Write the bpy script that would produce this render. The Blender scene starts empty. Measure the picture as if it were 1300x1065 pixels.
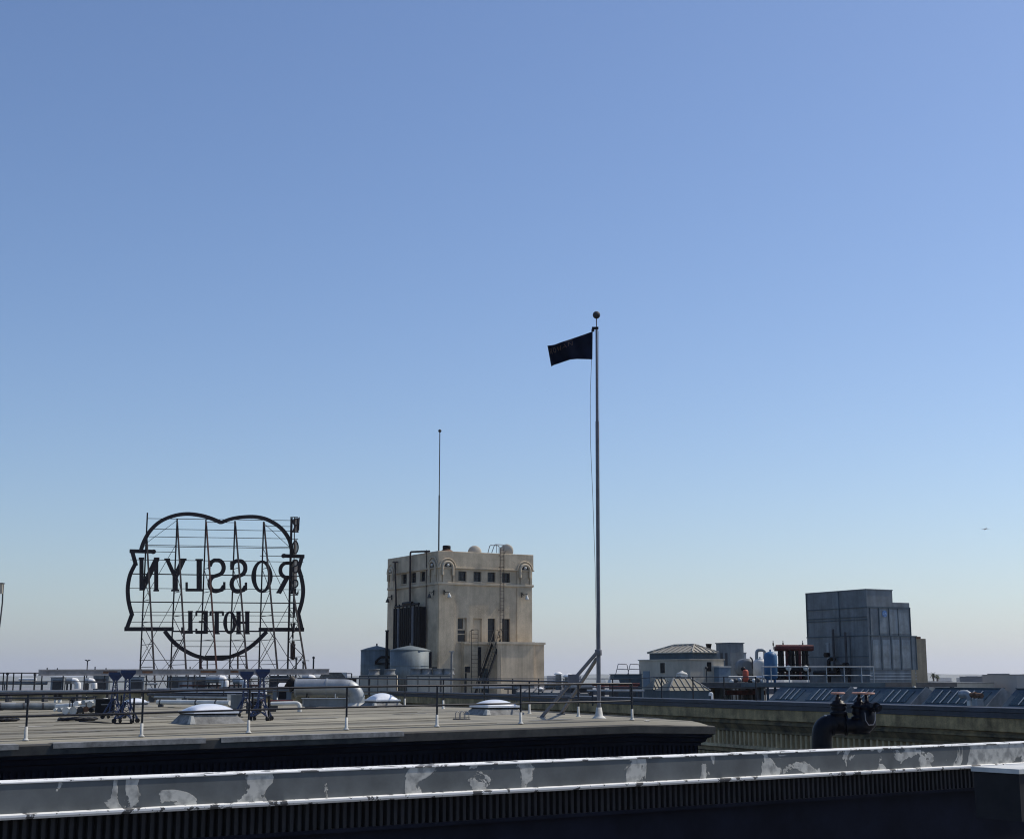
import bpy, bmesh, math, random
from mathutils import Vector, Matrix
random.seed(7)
R = math.radians
sc = bpy.context.scene
COL = sc.collection

# ------------------------------------------------------------------ camera geometry (used to survey the photo)
F, CX, CY = 1900.0, 650.0, 487.5
TH = math.atan((860 - CY) / F)
cT, sT = math.cos(TH), math.sin(TH)
def ray(px, py):
    u = px - CX; v = CY - py
    y = F * cT - v * sT; z = F * sT + v * cT
    return Vector((u / y, 1.0, z / y))
def P(px, py, d): return ray(px, py) * d

class Fr:                                   # a building's own axes, x to the right along its front, y into it
    def __init__(s, x, y, deg, z=0.0):
        s.o = Vector((x, y, z)); s.r = R(deg)
        s.ex = Vector((math.cos(s.r), math.sin(s.r), 0)); s.ey = Vector((-math.sin(s.r), math.cos(s.r), 0))
    def front(s, px, py, off=0.0):          # where a sight line meets the plane y=off
        r = ray(px, py); t = ((s.o + s.ey * off).dot(s.ey)) / r.dot(s.ey)
        p = r * t - s.o; return p.dot(s.ex), p.z
    def side(s, px, py, off=0.0):           # plane x=off
        r = ray(px, py); t = ((s.o + s.ex * off).dot(s.ex)) / r.dot(s.ex)
        p = r * t - s.o; return p.dot(s.ey), p.z
    def at(s, x, y, z=0): return s.o + s.ex * x + s.ey * y + Vector((0, 0, z))

# ------------------------------------------------------------------ materials
def lin(c): return tuple(c) + (1.0,)
def mat(name, c, rough=0.7, metal=0.0, var=0.18, scale=1.5, c2=None, streak=0.0, bump=0.0, spec=0.4, fine=12.0, lo=0.35, hi=0.65):
    m = bpy.data.materials.new(name); m.use_nodes = True
    nt = m.node_tree; N = nt.nodes; L = nt.links
    b = N['Principled BSDF']; b.inputs['Roughness'].default_value = rough; b.inputs['Metallic'].default_value = metal
    b.inputs['Specular IOR Level'].default_value = spec
    tc = N.new('ShaderNodeTexCoord')
    n1 = N.new('ShaderNodeTexNoise'); n1.inputs['Scale'].default_value = scale; n1.inputs['Detail'].default_value = 6; n1.inputs['Roughness'].default_value = .62
    L.new(tc.outputs['Object'], n1.inputs['Vector'])
    cr = N.new('ShaderNodeValToRGB'); cr.color_ramp.elements[0].position = lo; cr.color_ramp.elements[1].position = hi
    a = [x * (1 - var) for x in c]; d = [min(1, x * (1 + var)) for x in c]
    cr.color_ramp.elements[0].color = lin(c2 if c2 else a); cr.color_ramp.elements[1].color = lin(c if c2 else d)
    L.new(n1.outputs['Fac'], cr.inputs['Fac'])
    out = cr.outputs['Color']
    n2 = N.new('ShaderNodeTexNoise'); n2.inputs['Scale'].default_value = fine; n2.inputs['Detail'].default_value = 4
    L.new(tc.outputs['Object'], n2.inputs['Vector'])
    if streak:
        mp = N.new('ShaderNodeMapping'); mp.inputs['Scale'].default_value = (3.2, 3.2, .22)
        L.new(tc.outputs['Object'], mp.inputs['Vector'])
        n3 = N.new('ShaderNodeTexNoise'); n3.inputs['Scale'].default_value = 1.3; n3.inputs['Detail'].default_value = 5
        L.new(mp.outputs['Vector'], n3.inputs['Vector'])
        r3 = N.new('ShaderNodeMapRange'); r3.inputs[1].default_value = .35; r3.inputs[2].default_value = .7
        r3.inputs[3].default_value = 1.0; r3.inputs[4].default_value = 1 - streak
        L.new(n3.outputs['Fac'], r3.inputs[0])
        mx = N.new('ShaderNodeMix'); mx.data_type = 'RGBA'; mx.blend_type = 'MULTIPLY'; mx.inputs[0].default_value = 1
        L.new(out, mx.inputs[6]); L.new(r3.outputs[0], mx.inputs[7]); out = mx.outputs[2]
    mr = N.new('ShaderNodeMapRange'); mr.inputs[3].default_value = 1 - var * .5; mr.inputs[4].default_value = 1 + var * .5
    L.new(n2.outputs['Fac'], mr.inputs[0])
    m2 = N.new('ShaderNodeMix'); m2.data_type = 'RGBA'; m2.blend_type = 'MULTIPLY'; m2.inputs[0].default_value = 1
    L.new(out, m2.inputs[6]); L.new(mr.outputs[0], m2.inputs[7]); L.new(m2.outputs[2], b.inputs['Base Color'])
    rr = N.new('ShaderNodeMapRange'); rr.inputs[3].default_value = max(0, rough - .12); rr.inputs[4].default_value = min(1, rough + .12)
    L.new(n1.outputs['Fac'], rr.inputs[0]); L.new(rr.outputs[0], b.inputs['Roughness'])
    if bump:
        bp = N.new('ShaderNodeBump'); bp.inputs['Strength'].default_value = bump; bp.inputs['Distance'].default_value = .05
        L.new(n2.outputs['Fac'], bp.inputs['Height']); L.new(bp.outputs['Normal'], b.inputs['Normal'])
    return m

M = {}
M['stucco'] = mat('stucco', (.56, .46, .32), .9, var=.26, scale=.45, streak=.14, bump=.4)
M['stucco_trim'] = mat('stucco_trim', (.57, .475, .34), .9, var=.16, scale=.9, streak=.12)
M['annex'] = mat('annex_stucco', (.60, .48, .33), .9, var=.2, scale=.5, streak=.2)
M['hutwall'] = mat('hut_stucco', (.50, .45, .36), .9, var=.16, scale=.6, streak=.12)
M['beigewall'] = mat('beige_parapet', (.42, .305, .15), .9, var=.5, scale=1.1, streak=.3, bump=.5)
M['oldstone'] = mat('weathered_cornice', (.36, .265, .13), .9, var=.4, scale=.9, streak=.3, c2=(.10, .083, .05))
M['frieze'] = mat('frieze_stone', (.62, .47, .26), .9, var=.3, scale=.9, streak=.35)
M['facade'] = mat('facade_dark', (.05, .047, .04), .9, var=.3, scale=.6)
M['navycoping'] = mat('navy_coping', (.042, .05, .066), .5, var=.35, scale=.7, streak=.2)
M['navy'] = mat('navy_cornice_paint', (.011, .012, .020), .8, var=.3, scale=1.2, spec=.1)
M['navyflute'] = mat('dark_flutes', (.022, .021, .022), .85, var=.3, scale=2)
M['laps'] = mat('lap_bitumen', (.12, .112, .085), .9, var=.35, scale=1.5)
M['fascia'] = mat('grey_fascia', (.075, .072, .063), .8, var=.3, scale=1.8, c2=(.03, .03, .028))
M['rail'] = mat('rail_paint', (.012, .0125, .017), .42, var=.3, scale=4, spec=.35)
M['sleeve'] = mat('roof_mastic_white', (.55, .54, .49), .8, var=.2, scale=5)
M['galv'] = mat('galvanised', (.31, .33, .34), .52, .6, var=.2, scale=1.8)
M['galvdull'] = mat('galvanised_dull', (.17, .195, .21), .62, .2, var=.2, scale=1.3, streak=.28)
M['galvlite'] = mat('galvanised_light', (.33, .36, .38), .55, .3, var=.2, scale=1.2, streak=.25)
M['tank'] = mat('tank_steel', (.17, .205, .215), .62, .15, var=.2, scale=.9, streak=.3)
M['steelgrey'] = mat('steel_grey_paint', (.17, .17, .185), .6, .2, var=.2, scale=2)
M['alu'] = mat('aluminium_beam', (.24, .235, .24), .5, .35, var=.25, scale=2.5)
M['white'] = mat('white_paint', (.78, .78, .76), .6, var=.08, scale=2)
M['acryl'] = mat('dome_acrylic', (.80, .82, .85), .18, var=.04, scale=1.5, spec=.7)
M['curb'] = mat('curb_felt', (.20, .20, .19), .85, var=.35, scale=3)
M['black'] = mat('black_iron', (.009, .0095, .012), .5, .0, var=.3, scale=6, spec=.15)
M['pipeblack'] = mat('standpipe_paint', (.004, .005, .009), .4, .0, var=.35, scale=7, bump=.2, spec=.16)
M['darkgrey'] = mat('dark_grey', (.05, .052, .056), .7, var=.3, scale=2)
M['signiron'] = mat('sign_iron', (.020, .015, .018), .75, .1, var=.35, scale=2)
M['signred'] = mat('sign_rust', (.06, .024, .02), .8, .1, var=.4, scale=2)
M['signwhite'] = mat('sign_white_enamel', (.85, .76, .62), .6, var=.2, scale=2.2, c2=(.50, .34, .22))
M['glass'] = mat('dark_glass', (.012, .015, .022), .15, var=.3, scale=1, spec=.35)
M['skyglass'] = mat('skylight_glass', (.012, .03, .038), .25, var=.3, scale=1, spec=.25)
M['shed'] = mat('shed_paint', (.055, .085, .105), .6, var=.2, scale=1.4, streak=.2)
M['shedend'] = mat('shed_end_metal', (.23, .24, .24), .7, var=.25, scale=1.5, streak=.3)
M['blue'] = mat('hoist_blue', (.012, .028, .085), .45, var=.25, scale=5)
M['bluetank'] = mat('blue_tank_paint', (.03, .12, .25), .5, var=.15, scale=2, streak=.2)
M['bluedoor'] = mat('blue_grey_door', (.17, .23, .28), .6, var=.15, scale=2)
M['red'] = mat('red_primer', (.085, .018, .018), .7, var=.55, scale=3)
M['orange'] = mat('orange_red_drum', (.42, .075, .04), .55, var=.2, scale=3)
M['handwheel'] = mat('faded_red_wheel', (.50, .27, .20), .6, var=.2, scale=14)
M['darkrust'] = mat('dark_rusty_pipe', (.055, .04, .036), .85, var=.4, scale=4)
M['ctpanel'] = mat('tower_panel', (.20, .235, .26), .5, .3, var=.3, scale=1.1, streak=.3)
M['rust'] = mat('rusty_metal', (.16, .085, .05), .85, var=.4, scale=4)
M['roofmetal'] = mat('ribbed_roof_metal', (.42, .39, .32), .7, .1, var=.15, scale=1.2, streak=.15)
M['glazing'] = mat('old_glazing', (.17, .155, .11), .55, var=.2, scale=1.2)
M['pale'] = mat('pale_insulation', (.62, .62, .58), .6, var=.12, scale=2.5)
M['flag'] = mat('flag_cloth', (.006, .009, .022), .9, var=.25, scale=2, spec=.1)
M['flagtext'] = mat('flag_lettering', (.12, .08, .06), .9, var=.2, scale=4, spec=.1)
M['logoblue'] = mat('logo_blue', (.06, .17, .42), .5, var=.1, scale=4)
M['logopale'] = mat('logo_pale', (.28, .38, .50), .5, var=.1, scale=4)
M['brick'] = mat('tan_block', (.36, .30, .21), .9, var=.2, scale=1.2, streak=.3)
M['leaf'] = mat('palm_green', (.05, .075, .03), .7, var=.3, scale=2)
M['trunk'] = mat('palm_trunk', (.15, .11, .08), .9, var=.3, scale=2)
M['cityA'] = mat('city_pale', (.34, .33, .31), .9, var=.1, scale=.05)
M['cityB'] = mat('city_grey', (.22, .22, .23), .9, var=.1, scale=.05)
M['hill'] = mat('hill_scrub', (.09, .10, .07), 1, var=.25, scale=.002)
M['ground'] = mat('city_ground', (.11, .105, .10), .95, var=.45, scale=.006, fine=.05)

def roof_mat(name, ang, c, c2, sp=0.95, seam=.55):
    m = mat(name, c, .92, var=.14, scale=.22, c2=c2, fine=3.0, lo=.3, hi=.7, bump=.2)
    nt = m.node_tree; N = nt.nodes; L = nt.links; b = N['Principled BSDF']
    src = b.inputs['Base Color'].links[0].from_socket
    tc = N.new('ShaderNodeTexCoord'); mp = N.new('ShaderNodeMapping'); mp.inputs['Rotation'].default_value = (0, 0, -ang)
    L.new(tc.outputs['Object'], mp.inputs['Vector'])
    ns = N.new('ShaderNodeTexNoise'); ns.inputs['Scale'].default_value = .5; ns.inputs['Detail'].default_value = 2
    L.new(mp.outputs['Vector'], ns.inputs['Vector'])
    sx = N.new('ShaderNodeSeparateXYZ'); L.new(mp.outputs['Vector'], sx.inputs[0])
    a = N.new('ShaderNodeMath'); a.operation = 'MULTIPLY_ADD'; a.inputs[1].default_value = .28
    L.new(ns.outputs['Fac'], a.inputs[0]); L.new(sx.outputs['Y'], a.inputs[2])
    d = N.new('ShaderNodeMath'); d.operation = 'DIVIDE'; d.inputs[1].default_value = sp; L.new(a.outputs[0], d.inputs[0])
    f = N.new('ShaderNodeMath'); f.operation = 'FRACT'; L.new(d.outputs[0], f.inputs[0])
    r = N.new('ShaderNodeValToRGB'); e = r.color_ramp.elements
    e[0].position = 0; e[0].color = (seam, seam, seam, 1); e[1].position = 1; e[1].color = (1, 1, 1, 1)
    k = e.new(.10); k.color = (seam * 1.05, seam * 1.05, seam, 1); k = e.new(.2); k.color = (.97, .97, .97, 1)
    L.new(f.outputs[0], r.inputs['Fac'])
    # broad patches of ponded dirt, stretched along the rolls
    m3 = N.new('ShaderNodeMapping'); m3.inputs['Scale'].default_value = (.12, .7, 1); L.new(mp.outputs['Vector'], m3.inputs['Vector'])
    n3 = N.new('ShaderNodeTexNoise'); n3.inputs['Scale'].default_value = 1.0; n3.inputs['Detail'].default_value = 6; L.new(m3.outputs['Vector'], n3.inputs['Vector'])
    r3 = N.new('ShaderNodeMapRange'); r3.inputs[1].default_value = .3; r3.inputs[2].default_value = .7; r3.inputs[3].default_value = .62; r3.inputs[4].default_value = 1.15
    L.new(n3.outputs['Fac'], r3.inputs[0])
    x = N.new('ShaderNodeMix'); x.data_type = 'RGBA'; x.blend_type = 'MULTIPLY'; x.inputs[0].default_value = 1
    L.new(src, x.inputs[6]); L.new(r.outputs['Color'], x.inputs[7])
    y = N.new('ShaderNodeMix'); y.data_type = 'RGBA'; y.blend_type = 'MULTIPLY'; y.inputs[0].default_value = 1
    L.new(x.outputs[2], y.inputs[6]); L.new(r3.outputs[0], y.inputs[7]); L.new(y.outputs[2], b.inputs['Base Color'])
    return m

def peel_mat():
    m = mat('peeling_white_over_grey', (.115, .125, .125), .8, var=.2, scale=2.0, fine=9)
    nt = m.node_tree; N = nt.nodes; L = nt.links; b = N['Principled BSDF']
    src = b.inputs['Base Color'].links[0].from_socket
    tc = N.new('ShaderNodeTexCoord')
    mp = N.new('ShaderNodeMapping'); mp.inputs['Rotation'].default_value = (0, 0, -R(35)); L.new(tc.outputs['Object'], mp.inputs['Vector'])
    n = N.new('ShaderNodeTexNoise'); n.inputs['Scale'].default_value = 1.9; n.inputs['Detail'].default_value = 9; n.inputs['Roughness'].default_value = .53; n.inputs['Distortion'].default_value = .9
    L.new(mp.outputs['Vector'], n.inputs['Vector'])
    sx = N.new('ShaderNodeSeparateXYZ'); L.new(mp.outputs['Vector'], sx.inputs[0])
    g = N.new('ShaderNodeMapRange'); g.inputs[1].default_value = 7.2; g.inputs[2].default_value = 11; g.inputs[3].default_value = -.055; g.inputs[4].default_value = .15
    L.new(sx.outputs['X'], g.inputs[0])
    a = N.new('ShaderNodeMath'); a.operation = 'ADD'; L.new(n.outputs['Fac'], a.inputs[0]); L.new(g.outputs[0], a.inputs[1])
    r = N.new('ShaderNodeValToRGB'); r.color_ramp.elements[0].position = .535; r.color_ramp.elements[1].position = .545
    L.new(a.outputs[0], r.inputs['Fac'])
    x = N.new('ShaderNodeMix'); x.data_type = 'RGBA'; L.new(r.outputs['Color'], x.inputs[0]); L.new(src, x.inputs[6]); nw = N.new('ShaderNodeTexNoise'); nw.inputs['Scale'].default_value = 9; nw.inputs['Detail'].default_value = 8; L.new(mp.outputs['Vector'], nw.inputs['Vector'])
    rw = N.new('ShaderNodeValToRGB'); rw.color_ramp.elements[0].position = .36; rw.color_ramp.elements[0].color = (.27, .27, .25, 1); rw.color_ramp.elements[1].position = .56; rw.color_ramp.elements[1].color = (.52, .51, .46, 1)
    L.new(nw.outputs['Fac'], rw.inputs['Fac']); L.new(rw.outputs['Color'], x.inputs[7])
    L.new(x.outputs[2], b.inputs['Base Color'])
    bp = N.new('ShaderNodeBump'); bp.inputs['Strength'].default_value = .6; bp.inputs['Distance'].default_value = .01
    L.new(r.outputs['Color'], bp.inputs['Height']); L.new(bp.outputs['Normal'], b.inputs['Normal'])
    return m
def chipped_mat():
    return mat('chipped_white_edge', (.80, .80, .77), .7, c2=(.10, .10, .10), var=.12, scale=5.5, lo=.435, hi=.45, fine=20)
M['roof1'] = roof_mat('rolled_roofing', math.atan2(.529, .848), (.345, .318, .24), (.235, .218, .17), .95, .40)
M['roof2'] = roof_mat('grey_roofing', R(24), (.26, .26, .25), (.19, .19, .19), 1.1, .8)
M['peel'] = peel_mat(); M['chip'] = chipped_mat()

# ------------------------------------------------------------------ mesh builder
class MB:
    def __init__(s, root=None):
        s.v = []; s.f = []; s.sm = []; s.M = Matrix()
        if root is not None:                 # points given in the world, stored in the thing's own space
            s.M = root.matrix_basis.inverted()
        s.L = Matrix()
    def add(s, vs, fs, smooth=False):
        b = len(s.v); T = s.M @ s.L
        s.v += [T @ Vector(p) for p in vs]; s.f += [[i + b for i in f] for f in fs]; s.sm += [smooth] * len(fs); return s
    def box(s, x0, x1, y0, y1, z0, z1, top=None):
        t = top or (0, 0)
        vs = [(x0, y0, z0), (x1, y0, z0), (x1, y1, z0), (x0, y1, z0), (x0 + t[0], y0 + t[1], z1), (x1 - t[0], y0 + t[1], z1), (x1 - t[0], y1 - t[1], z1), (x0 + t[0], y1 - t[1], z1)]
        return s.add(vs, [(0, 3, 2, 1), (4, 5, 6, 7), (0, 1, 5, 4), (1, 2, 6, 5), (2, 3, 7, 6), (3, 0, 4, 7)])
    def bar(s, a, b, w, h=None, up=(0, 0, 1)):          # square bar between two points
        a = Vector(a); b = Vector(b); h = h or w; d = (b - a).normalized(); up = Vector(up)
        if abs(d.dot(up)) > .98: up = Vector((1, 0, 0))
        x = d.cross(up).normalized() * w / 2; z = d.cross(x).normalized() * h / 2
        vs = [a - x - z, a + x - z, a + x + z, a - x + z, b - x - z, b + x - z, b + x + z, b - x + z]
        return s.add(vs, [(0, 1, 2, 3), (7, 6, 5, 4), (0, 4, 5, 1), (1, 5, 6, 2), (2, 6, 7, 3), (3, 7, 4, 0)])
    def tube(s, pts, r, n=10, caps=True, smooth=True):
        pts = [Vector(p) for p in pts]; m = len(pts); rs = list(r) + [r[-1]] * m if isinstance(r, (list, tuple)) else [r] * m
        vs = []; prev = None
        for i, p in enumerate(pts):
            d = (pts[min(i + 1, m - 1)] - pts[max(i - 1, 0)]).normalized()
            if prev is None:
                x = d.cross(Vector((0, 0, 1)))
                if x.length < .05: x = d.cross(Vector((0, 1, 0)))
            else: x = prev - d * prev.dot(d)
            x.normalize(); prev = x; y = d.cross(x)
            vs += [p + (x * math.cos(2 * math.pi * k / n) + y * math.sin(2 * math.pi * k / n)) * rs[i] for k in range(n)]
        fs = [(i * n + k, i * n + (k + 1) % n, (i + 1) * n + (k + 1) % n, (i + 1) * n + k) for i in range(m - 1) for k in range(n)]
        s.add(vs, fs, smooth)
        if caps: s.add(vs[:n], [tuple(range(n))[::-1]]); s.add(vs[-n:], [tuple(range(n))])
        return s
    def lathe(s, c, prof, n=24, smooth=True):            # prof: (radius, z)
        c = Vector(c); vs = []; m = len(prof)
        for r, z in prof: vs += [c + Vector((r * math.cos(2 * math.pi * k / n), r * math.sin(2 * math.pi * k / n), z)) for k in range(n)]
        fs = [(i * n + k, i * n + (k + 1) % n, (i + 1) * n + (k + 1) % n, (i + 1) * n + k) for i in range(m - 1) for k in range(n)]
        fs += [tuple(range(n))[::-1], tuple((m - 1) * n + k for k in range(n))]
        return s.add(vs, fs, smooth)
    def prism(s, poly, w):                               # poly: list of 3-D points (a flat outline), w: offset vector
        n = len(poly); w = Vector(w); vs = [Vector(p) for p in poly] + [Vector(p) + w for p in poly]
        return s.add(vs, [tuple(range(n))[::-1], tuple(range(n, 2 * n))] + [(i, (i + 1) % n, n + (i + 1) % n, n + i) for i in range(n)])
    def ribbon(s, pts, w, nrm, t):                       # flat band of width w along pts, thickness t along nrm
        pts = [Vector(p) for p in pts]; nrm = Vector(nrm); m = len(pts); ws = w if isinstance(w, (list, tuple)) else [w] * m
        L_, R_ = [], []
        for i, p in enumerate(pts):
            d = (pts[min(i + 1, m - 1)] - pts[max(i - 1, 0)]).normalized(); q = d.cross(nrm).normalized() * ws[i] / 2
            if 0 < i < m - 1:
                d1 = (pts[i] - pts[i - 1]).normalized(); c = max(.35, d1.dot(d)); q = q / c
            L_.append(p + q); R_.append(p - q)
        vs = []
        for a, b in zip(L_, R_): vs += [a, b, b + nrm * t, a + nrm * t]
        fs = []
        for i in range(m - 1):
            for k in range(4): fs.append((i * 4 + k, i * 4 + (k + 1) % 4, (i + 1) * 4 + (k + 1) % 4, (i + 1) * 4 + k))
        fs += [(0, 3, 2, 1), tuple((m - 1) * 4 + k for k in range(4))]
        return s.add(vs, fs)
    def sphere(s, c, r, n=16, sx=1, sy=1, sz=1):
        prof = [(max(.001, r * math.sin(math.pi * i / 10)), -r * math.cos(math.pi * i / 10) * sz) for i in range(11)]
        return s.lathe(c, prof, n)
    def build(s, name, m, parent=None, label=None):
        me = bpy.data.meshes.new(name); me.from_pydata([tuple(v) for v in s.v], [], s.f); me.update()
        bm = bmesh.new(); bm.from_mesh(me); bmesh.ops.recalc_face_normals(bm, faces=bm.faces); bm.to_mesh(me); bm.free()
        for p, k in zip(me.polygons, s.sm): p.use_smooth = k
        me.materials.append(m if not isinstance(m, str) else M[m])
        o = bpy.data.objects.new(name, me); COL.objects.link(o)
        if parent is not None: o.parent = parent
        if label: o['label'] = label
        return o

def thing(name, label, cat, loc=(0, 0, 0), deg=0, group=None):
    o = bpy.data.objects.new(name, None); COL.objects.link(o)
    o.empty_display_size = .2; o.location = loc; o.rotation_euler = (0, 0, R(deg))
    o.matrix_basis = Matrix.Translation(Vector(loc)) @ Matrix.Rotation(R(deg), 4, 'Z')
    o['label'] = label; o['category'] = cat
    if group: o['group'] = group
    return o
def sweep(mb, path, prof, closed=False):
    """prof: (outward, z) pairs; path: (x, y) or (x, y, dz); outward is to the right of travel; mitred corners"""
    n = len(path); rings = []
    for i, p in enumerate(path):
        dz = p[2] if len(p) > 2 else 0
        a = Vector(path[max(i - 1, 0)][:2]); b = Vector(p[:2]); c = Vector(path[min(i + 1, n - 1)][:2])
        d1 = (b - a).normalized() if i > 0 else (c - b).normalized(); d2 = (c - b).normalized() if i < n - 1 else d1
        n1 = Vector((d1.y, -d1.x)); n2 = Vector((d2.y, -d2.x)); m = n1 + n2; m = m / (m.length_squared / 2) if m.length > .1 else n1
        rings.append([(b.x + m.x * o, b.y + m.y * o, z + dz) for o, z in prof])
    k = len(prof); vs = [v for r in rings for v in r]
    fs = [(i * k + j, i * k + j + 1, (i + 1) * k + j + 1, (i + 1) * k + j) for i in range(n - 1) for j in range(k - 1)]
    if closed:
        fs += [(i * k + k - 1, i * k, (i + 1) * k, (i + 1) * k + k - 1) for i in range(n - 1)]
        fs += [tuple(range(k)), tuple((n - 1) * k + j for j in range(k))]
    return mb.add(vs, fs)
def flutes(mb, a, b, n, o_in, o_out, z0, z1, step, duty=.5):
    """one continuous pleated band of vertical flutes between plan points a and b"""
    a = Vector(a); b = Vector(b); L = (b - a).length; d = (b - a) / L; n = Vector(n); c = int(L / step)
    pl = []
    for i in range(c):
        t = i * step
        pl += [(t, o_in), (t + step * (1 - duty) * .8, o_in), (t + step * (1 - duty), o_out), (t + step * .93, o_out)]
    vs = []
    for t, o in pl:
        q = a + d * t + n * o; vs += [(q.x, q.y, z0), (q.x, q.y, z1)]
    return mb.add(vs, [(2 * i, 2 * i + 2, 2 * i + 3, 2 * i + 1) for i in range(len(pl) - 1)])
def wallgrid(mb, W, H0, H1, holes, fn, depth=.22):
    """wall face with real openings; fn(u, z, into) -> point"""
    xs = sorted({0, W} | {h[0] for h in holes} | {h[1] for h in holes}); zs = sorted({H0, H1} | {h[2] for h in holes} | {h[3] for h in holes})
    for i in range(len(xs) - 1):
        for j in range(len(zs) - 1):
            mx, mz = (xs[i] + xs[i + 1]) / 2, (zs[j] + zs[j + 1]) / 2
            if any(h[0] < mx < h[1] and h[2] < mz < h[3] for h in holes): continue
            mb.add([fn(xs[i], zs[j], 0), fn(xs[i + 1], zs[j], 0), fn(xs[i + 1], zs[j + 1], 0), fn(xs[i], zs[j + 1], 0)], [(0, 1, 2, 3)])
    for a, b, c, d in holes:
        q = [(a, c), (b, c), (b, d), (a, d)]
        for k in range(4):
            (u, z), (w, y) = q[k], q[(k + 1) % 4]
            mb.add([fn(u, z, 0), fn(w, y, 0), fn(w, y, depth), fn(u, z, depth)], [(0, 1, 2, 3)])

# ------------------------------------------------------------------ SETTING
def structure(o): o['kind'] = 'structure'; return o
g = MB(); S = 30000
g.add([(-S, -S, -47), (S, -S, -47), (S, S, -47), (-S, S, -47)], [(0, 1, 2, 3)])
structure(g.build('ground', 'ground'))
h = MB(); nseg = 160; vs = []; fs = []
for i in range(nseg + 1):
    a = R(-26) + R(52) * i / nseg
    hz = 4 + 9 * abs(math.sin(i * .11 + 1)) + 5 * math.sin(i * .37) + 3 * math.sin(i * .9 + 2) + 16 * math.exp(-((i - 128) / 16) ** 2)
    for rr, zz in ((7600, -47), (8200, hz * .6 - 10), (8800, hz), (9900, -47)): vs.append((rr * math.sin(a), rr * math.cos(a), zz))
for i in range(nseg):
    for j in range(3): fs.append((i * 4 + j, i * 4 + j + 1, (i + 1) * 4 + j + 1, (i + 1) * 4 + j))
h.add(vs, fs, True); structure(h.build('hills', 'hill'))

# ------------------------------------------------------------------ NEAR ROOF (building the railings and flagpole stand on)
e1 = Vector((.848, .529)); sd = Vector((-.5063, .8624)); C = Vector((6.22, 47.2))
def zroof(x, y):
    yy = min(y, 60); z = -1.9015 + .00587 * x + .01352 * yy
    if y > 60: z -= (y - 60) * .0062
    return z
def zedge(x, y):                          # with the drop towards the two visible edges
    v = Vector((x, y)) - C; nf = Vector((-e1.y, e1.x)); ns = Vector((-sd.y, sd.x))
    a = v.dot(nf); b = v.dot(ns)
    return zroof(x, y) - .14 * max(0, 1 - max(a, 0) / 1.0) * (.35 + .65 * min(1, max(0, 1 + v.dot(e1) / 50))) - .12 * max(0, 1 - max(b, 0) / 2.0) * max(0, 1 - v.dot(sd) / 30)
def PR(px, py):                           # the point of the near roof seen at this place in the photo
    r = ray(px, py); d = 50
    for _ in range(40):
        z = zroof(r.x * d, d); d = z / r.z if r.z < 0 else 120
        d = min(d, 120)
    return r * d
nb = thing('roof_terrace_building', 'nearest flat-roofed building with dark navy fluted cornice under a grey edge', 'building', (C.x, C.y, -47))
mb = MB(nb); nu, nv = 60, 50; vs = []
for i in range(nu + 1):
    s = (i / nu) ** 1.6 * 75
    for j in range(nv + 1):
        t = (j / nv) ** 1.8 * 72
        p = C - e1 * s + sd * t; vs.append((p.x, p.y, zedge(p.x, p.y)))
mb.add(vs, [(i * (nv + 1) + j, (i + 1) * (nv + 1) + j, (i + 1) * (nv + 1) + j + 1, i * (nv + 1) + j + 1) for i in range(nu) for j in range(nv)])
mb.build('roof', 'roof1', nb)
path = []
for s in (75, 60, 50, 45, 40, 35, 30, 25, 20, 15, 10, 6, 3, 0):
    p = C - e1 * s; path.append((p.x, p.y, zedge(p.x, p.y)))
for t in (3, 8, 15, 25, 40, 72):
    p = C + sd * t; path.append((p.x, p.y, zedge(p.x, p.y)))
mb = MB(nb); sweep(mb, path, [(-.35, -.004), (-.3, .035), (.0, .03), (.03, -.0), (.03, -.21), (-.04, -.23)]); mb.build('fascia', 'fascia', nb)
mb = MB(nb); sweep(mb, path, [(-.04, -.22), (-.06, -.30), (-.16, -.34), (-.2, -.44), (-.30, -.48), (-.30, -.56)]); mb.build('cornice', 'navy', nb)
mb = MB(nb)
for a_, b_, nn in ((C - e1 * 75, C - e1 * .35, Vector((e1.y, -e1.x))), (C + sd * .35, C + sd * 40, Vector((sd.y, -sd.x)))):
    # level pleats, stepped with the edge
    L_ = (b_ - a_).length; k_ = 12
    for i in range(k_):
        p = a_ + (b_ - a_) * i / k_; q = a_ + (b_ - a_) * (i + 1) / k_; z = zedge(p.x, p.y)
        flutes(mb, p, q, nn, -.38, -.30, z - 1.16, z - .56, .17, .45)
mb.build('fluted_frieze', 'navy', nb)
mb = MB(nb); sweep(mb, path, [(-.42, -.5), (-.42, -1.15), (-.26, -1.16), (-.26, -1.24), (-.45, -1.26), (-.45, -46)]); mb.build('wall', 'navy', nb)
# lapped pieces of roofing felt folded over the front edge
for s, L_, w in ((26.5, 5.5, .32), (20.2, 3.8, .28), (16.0, 5.2, .22), (36, 6, .3)):
    mb = MB(nb); p = C - e1 * s; q = C - e1 * (s - L_); nn = Vector((-e1.y, e1.x))
    vs = []
    for t in range(9):
        c = p + (q - p) * t / 8; ww = w * (1 + .25 * math.sin(t * 1.7 + s))
        z = zedge(c.x, c.y) + .05
        vs += [(c.x - nn.x * .06, c.y - nn.y * .06, z - .12), (c.x - nn.x * .05, c.y - nn.y * .05, z), (c.x + nn.x * ww, c.y + nn.y * ww, z + .012)]
    mb.add(vs, [(t * 3 + j, (t + 1) * 3 + j, (t + 1) * 3 + j + 1, t * 3 + j + 1) for t in range(8) for j in range(2)])
    mb.build('roofing_felt', 'curb', nb)

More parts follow.
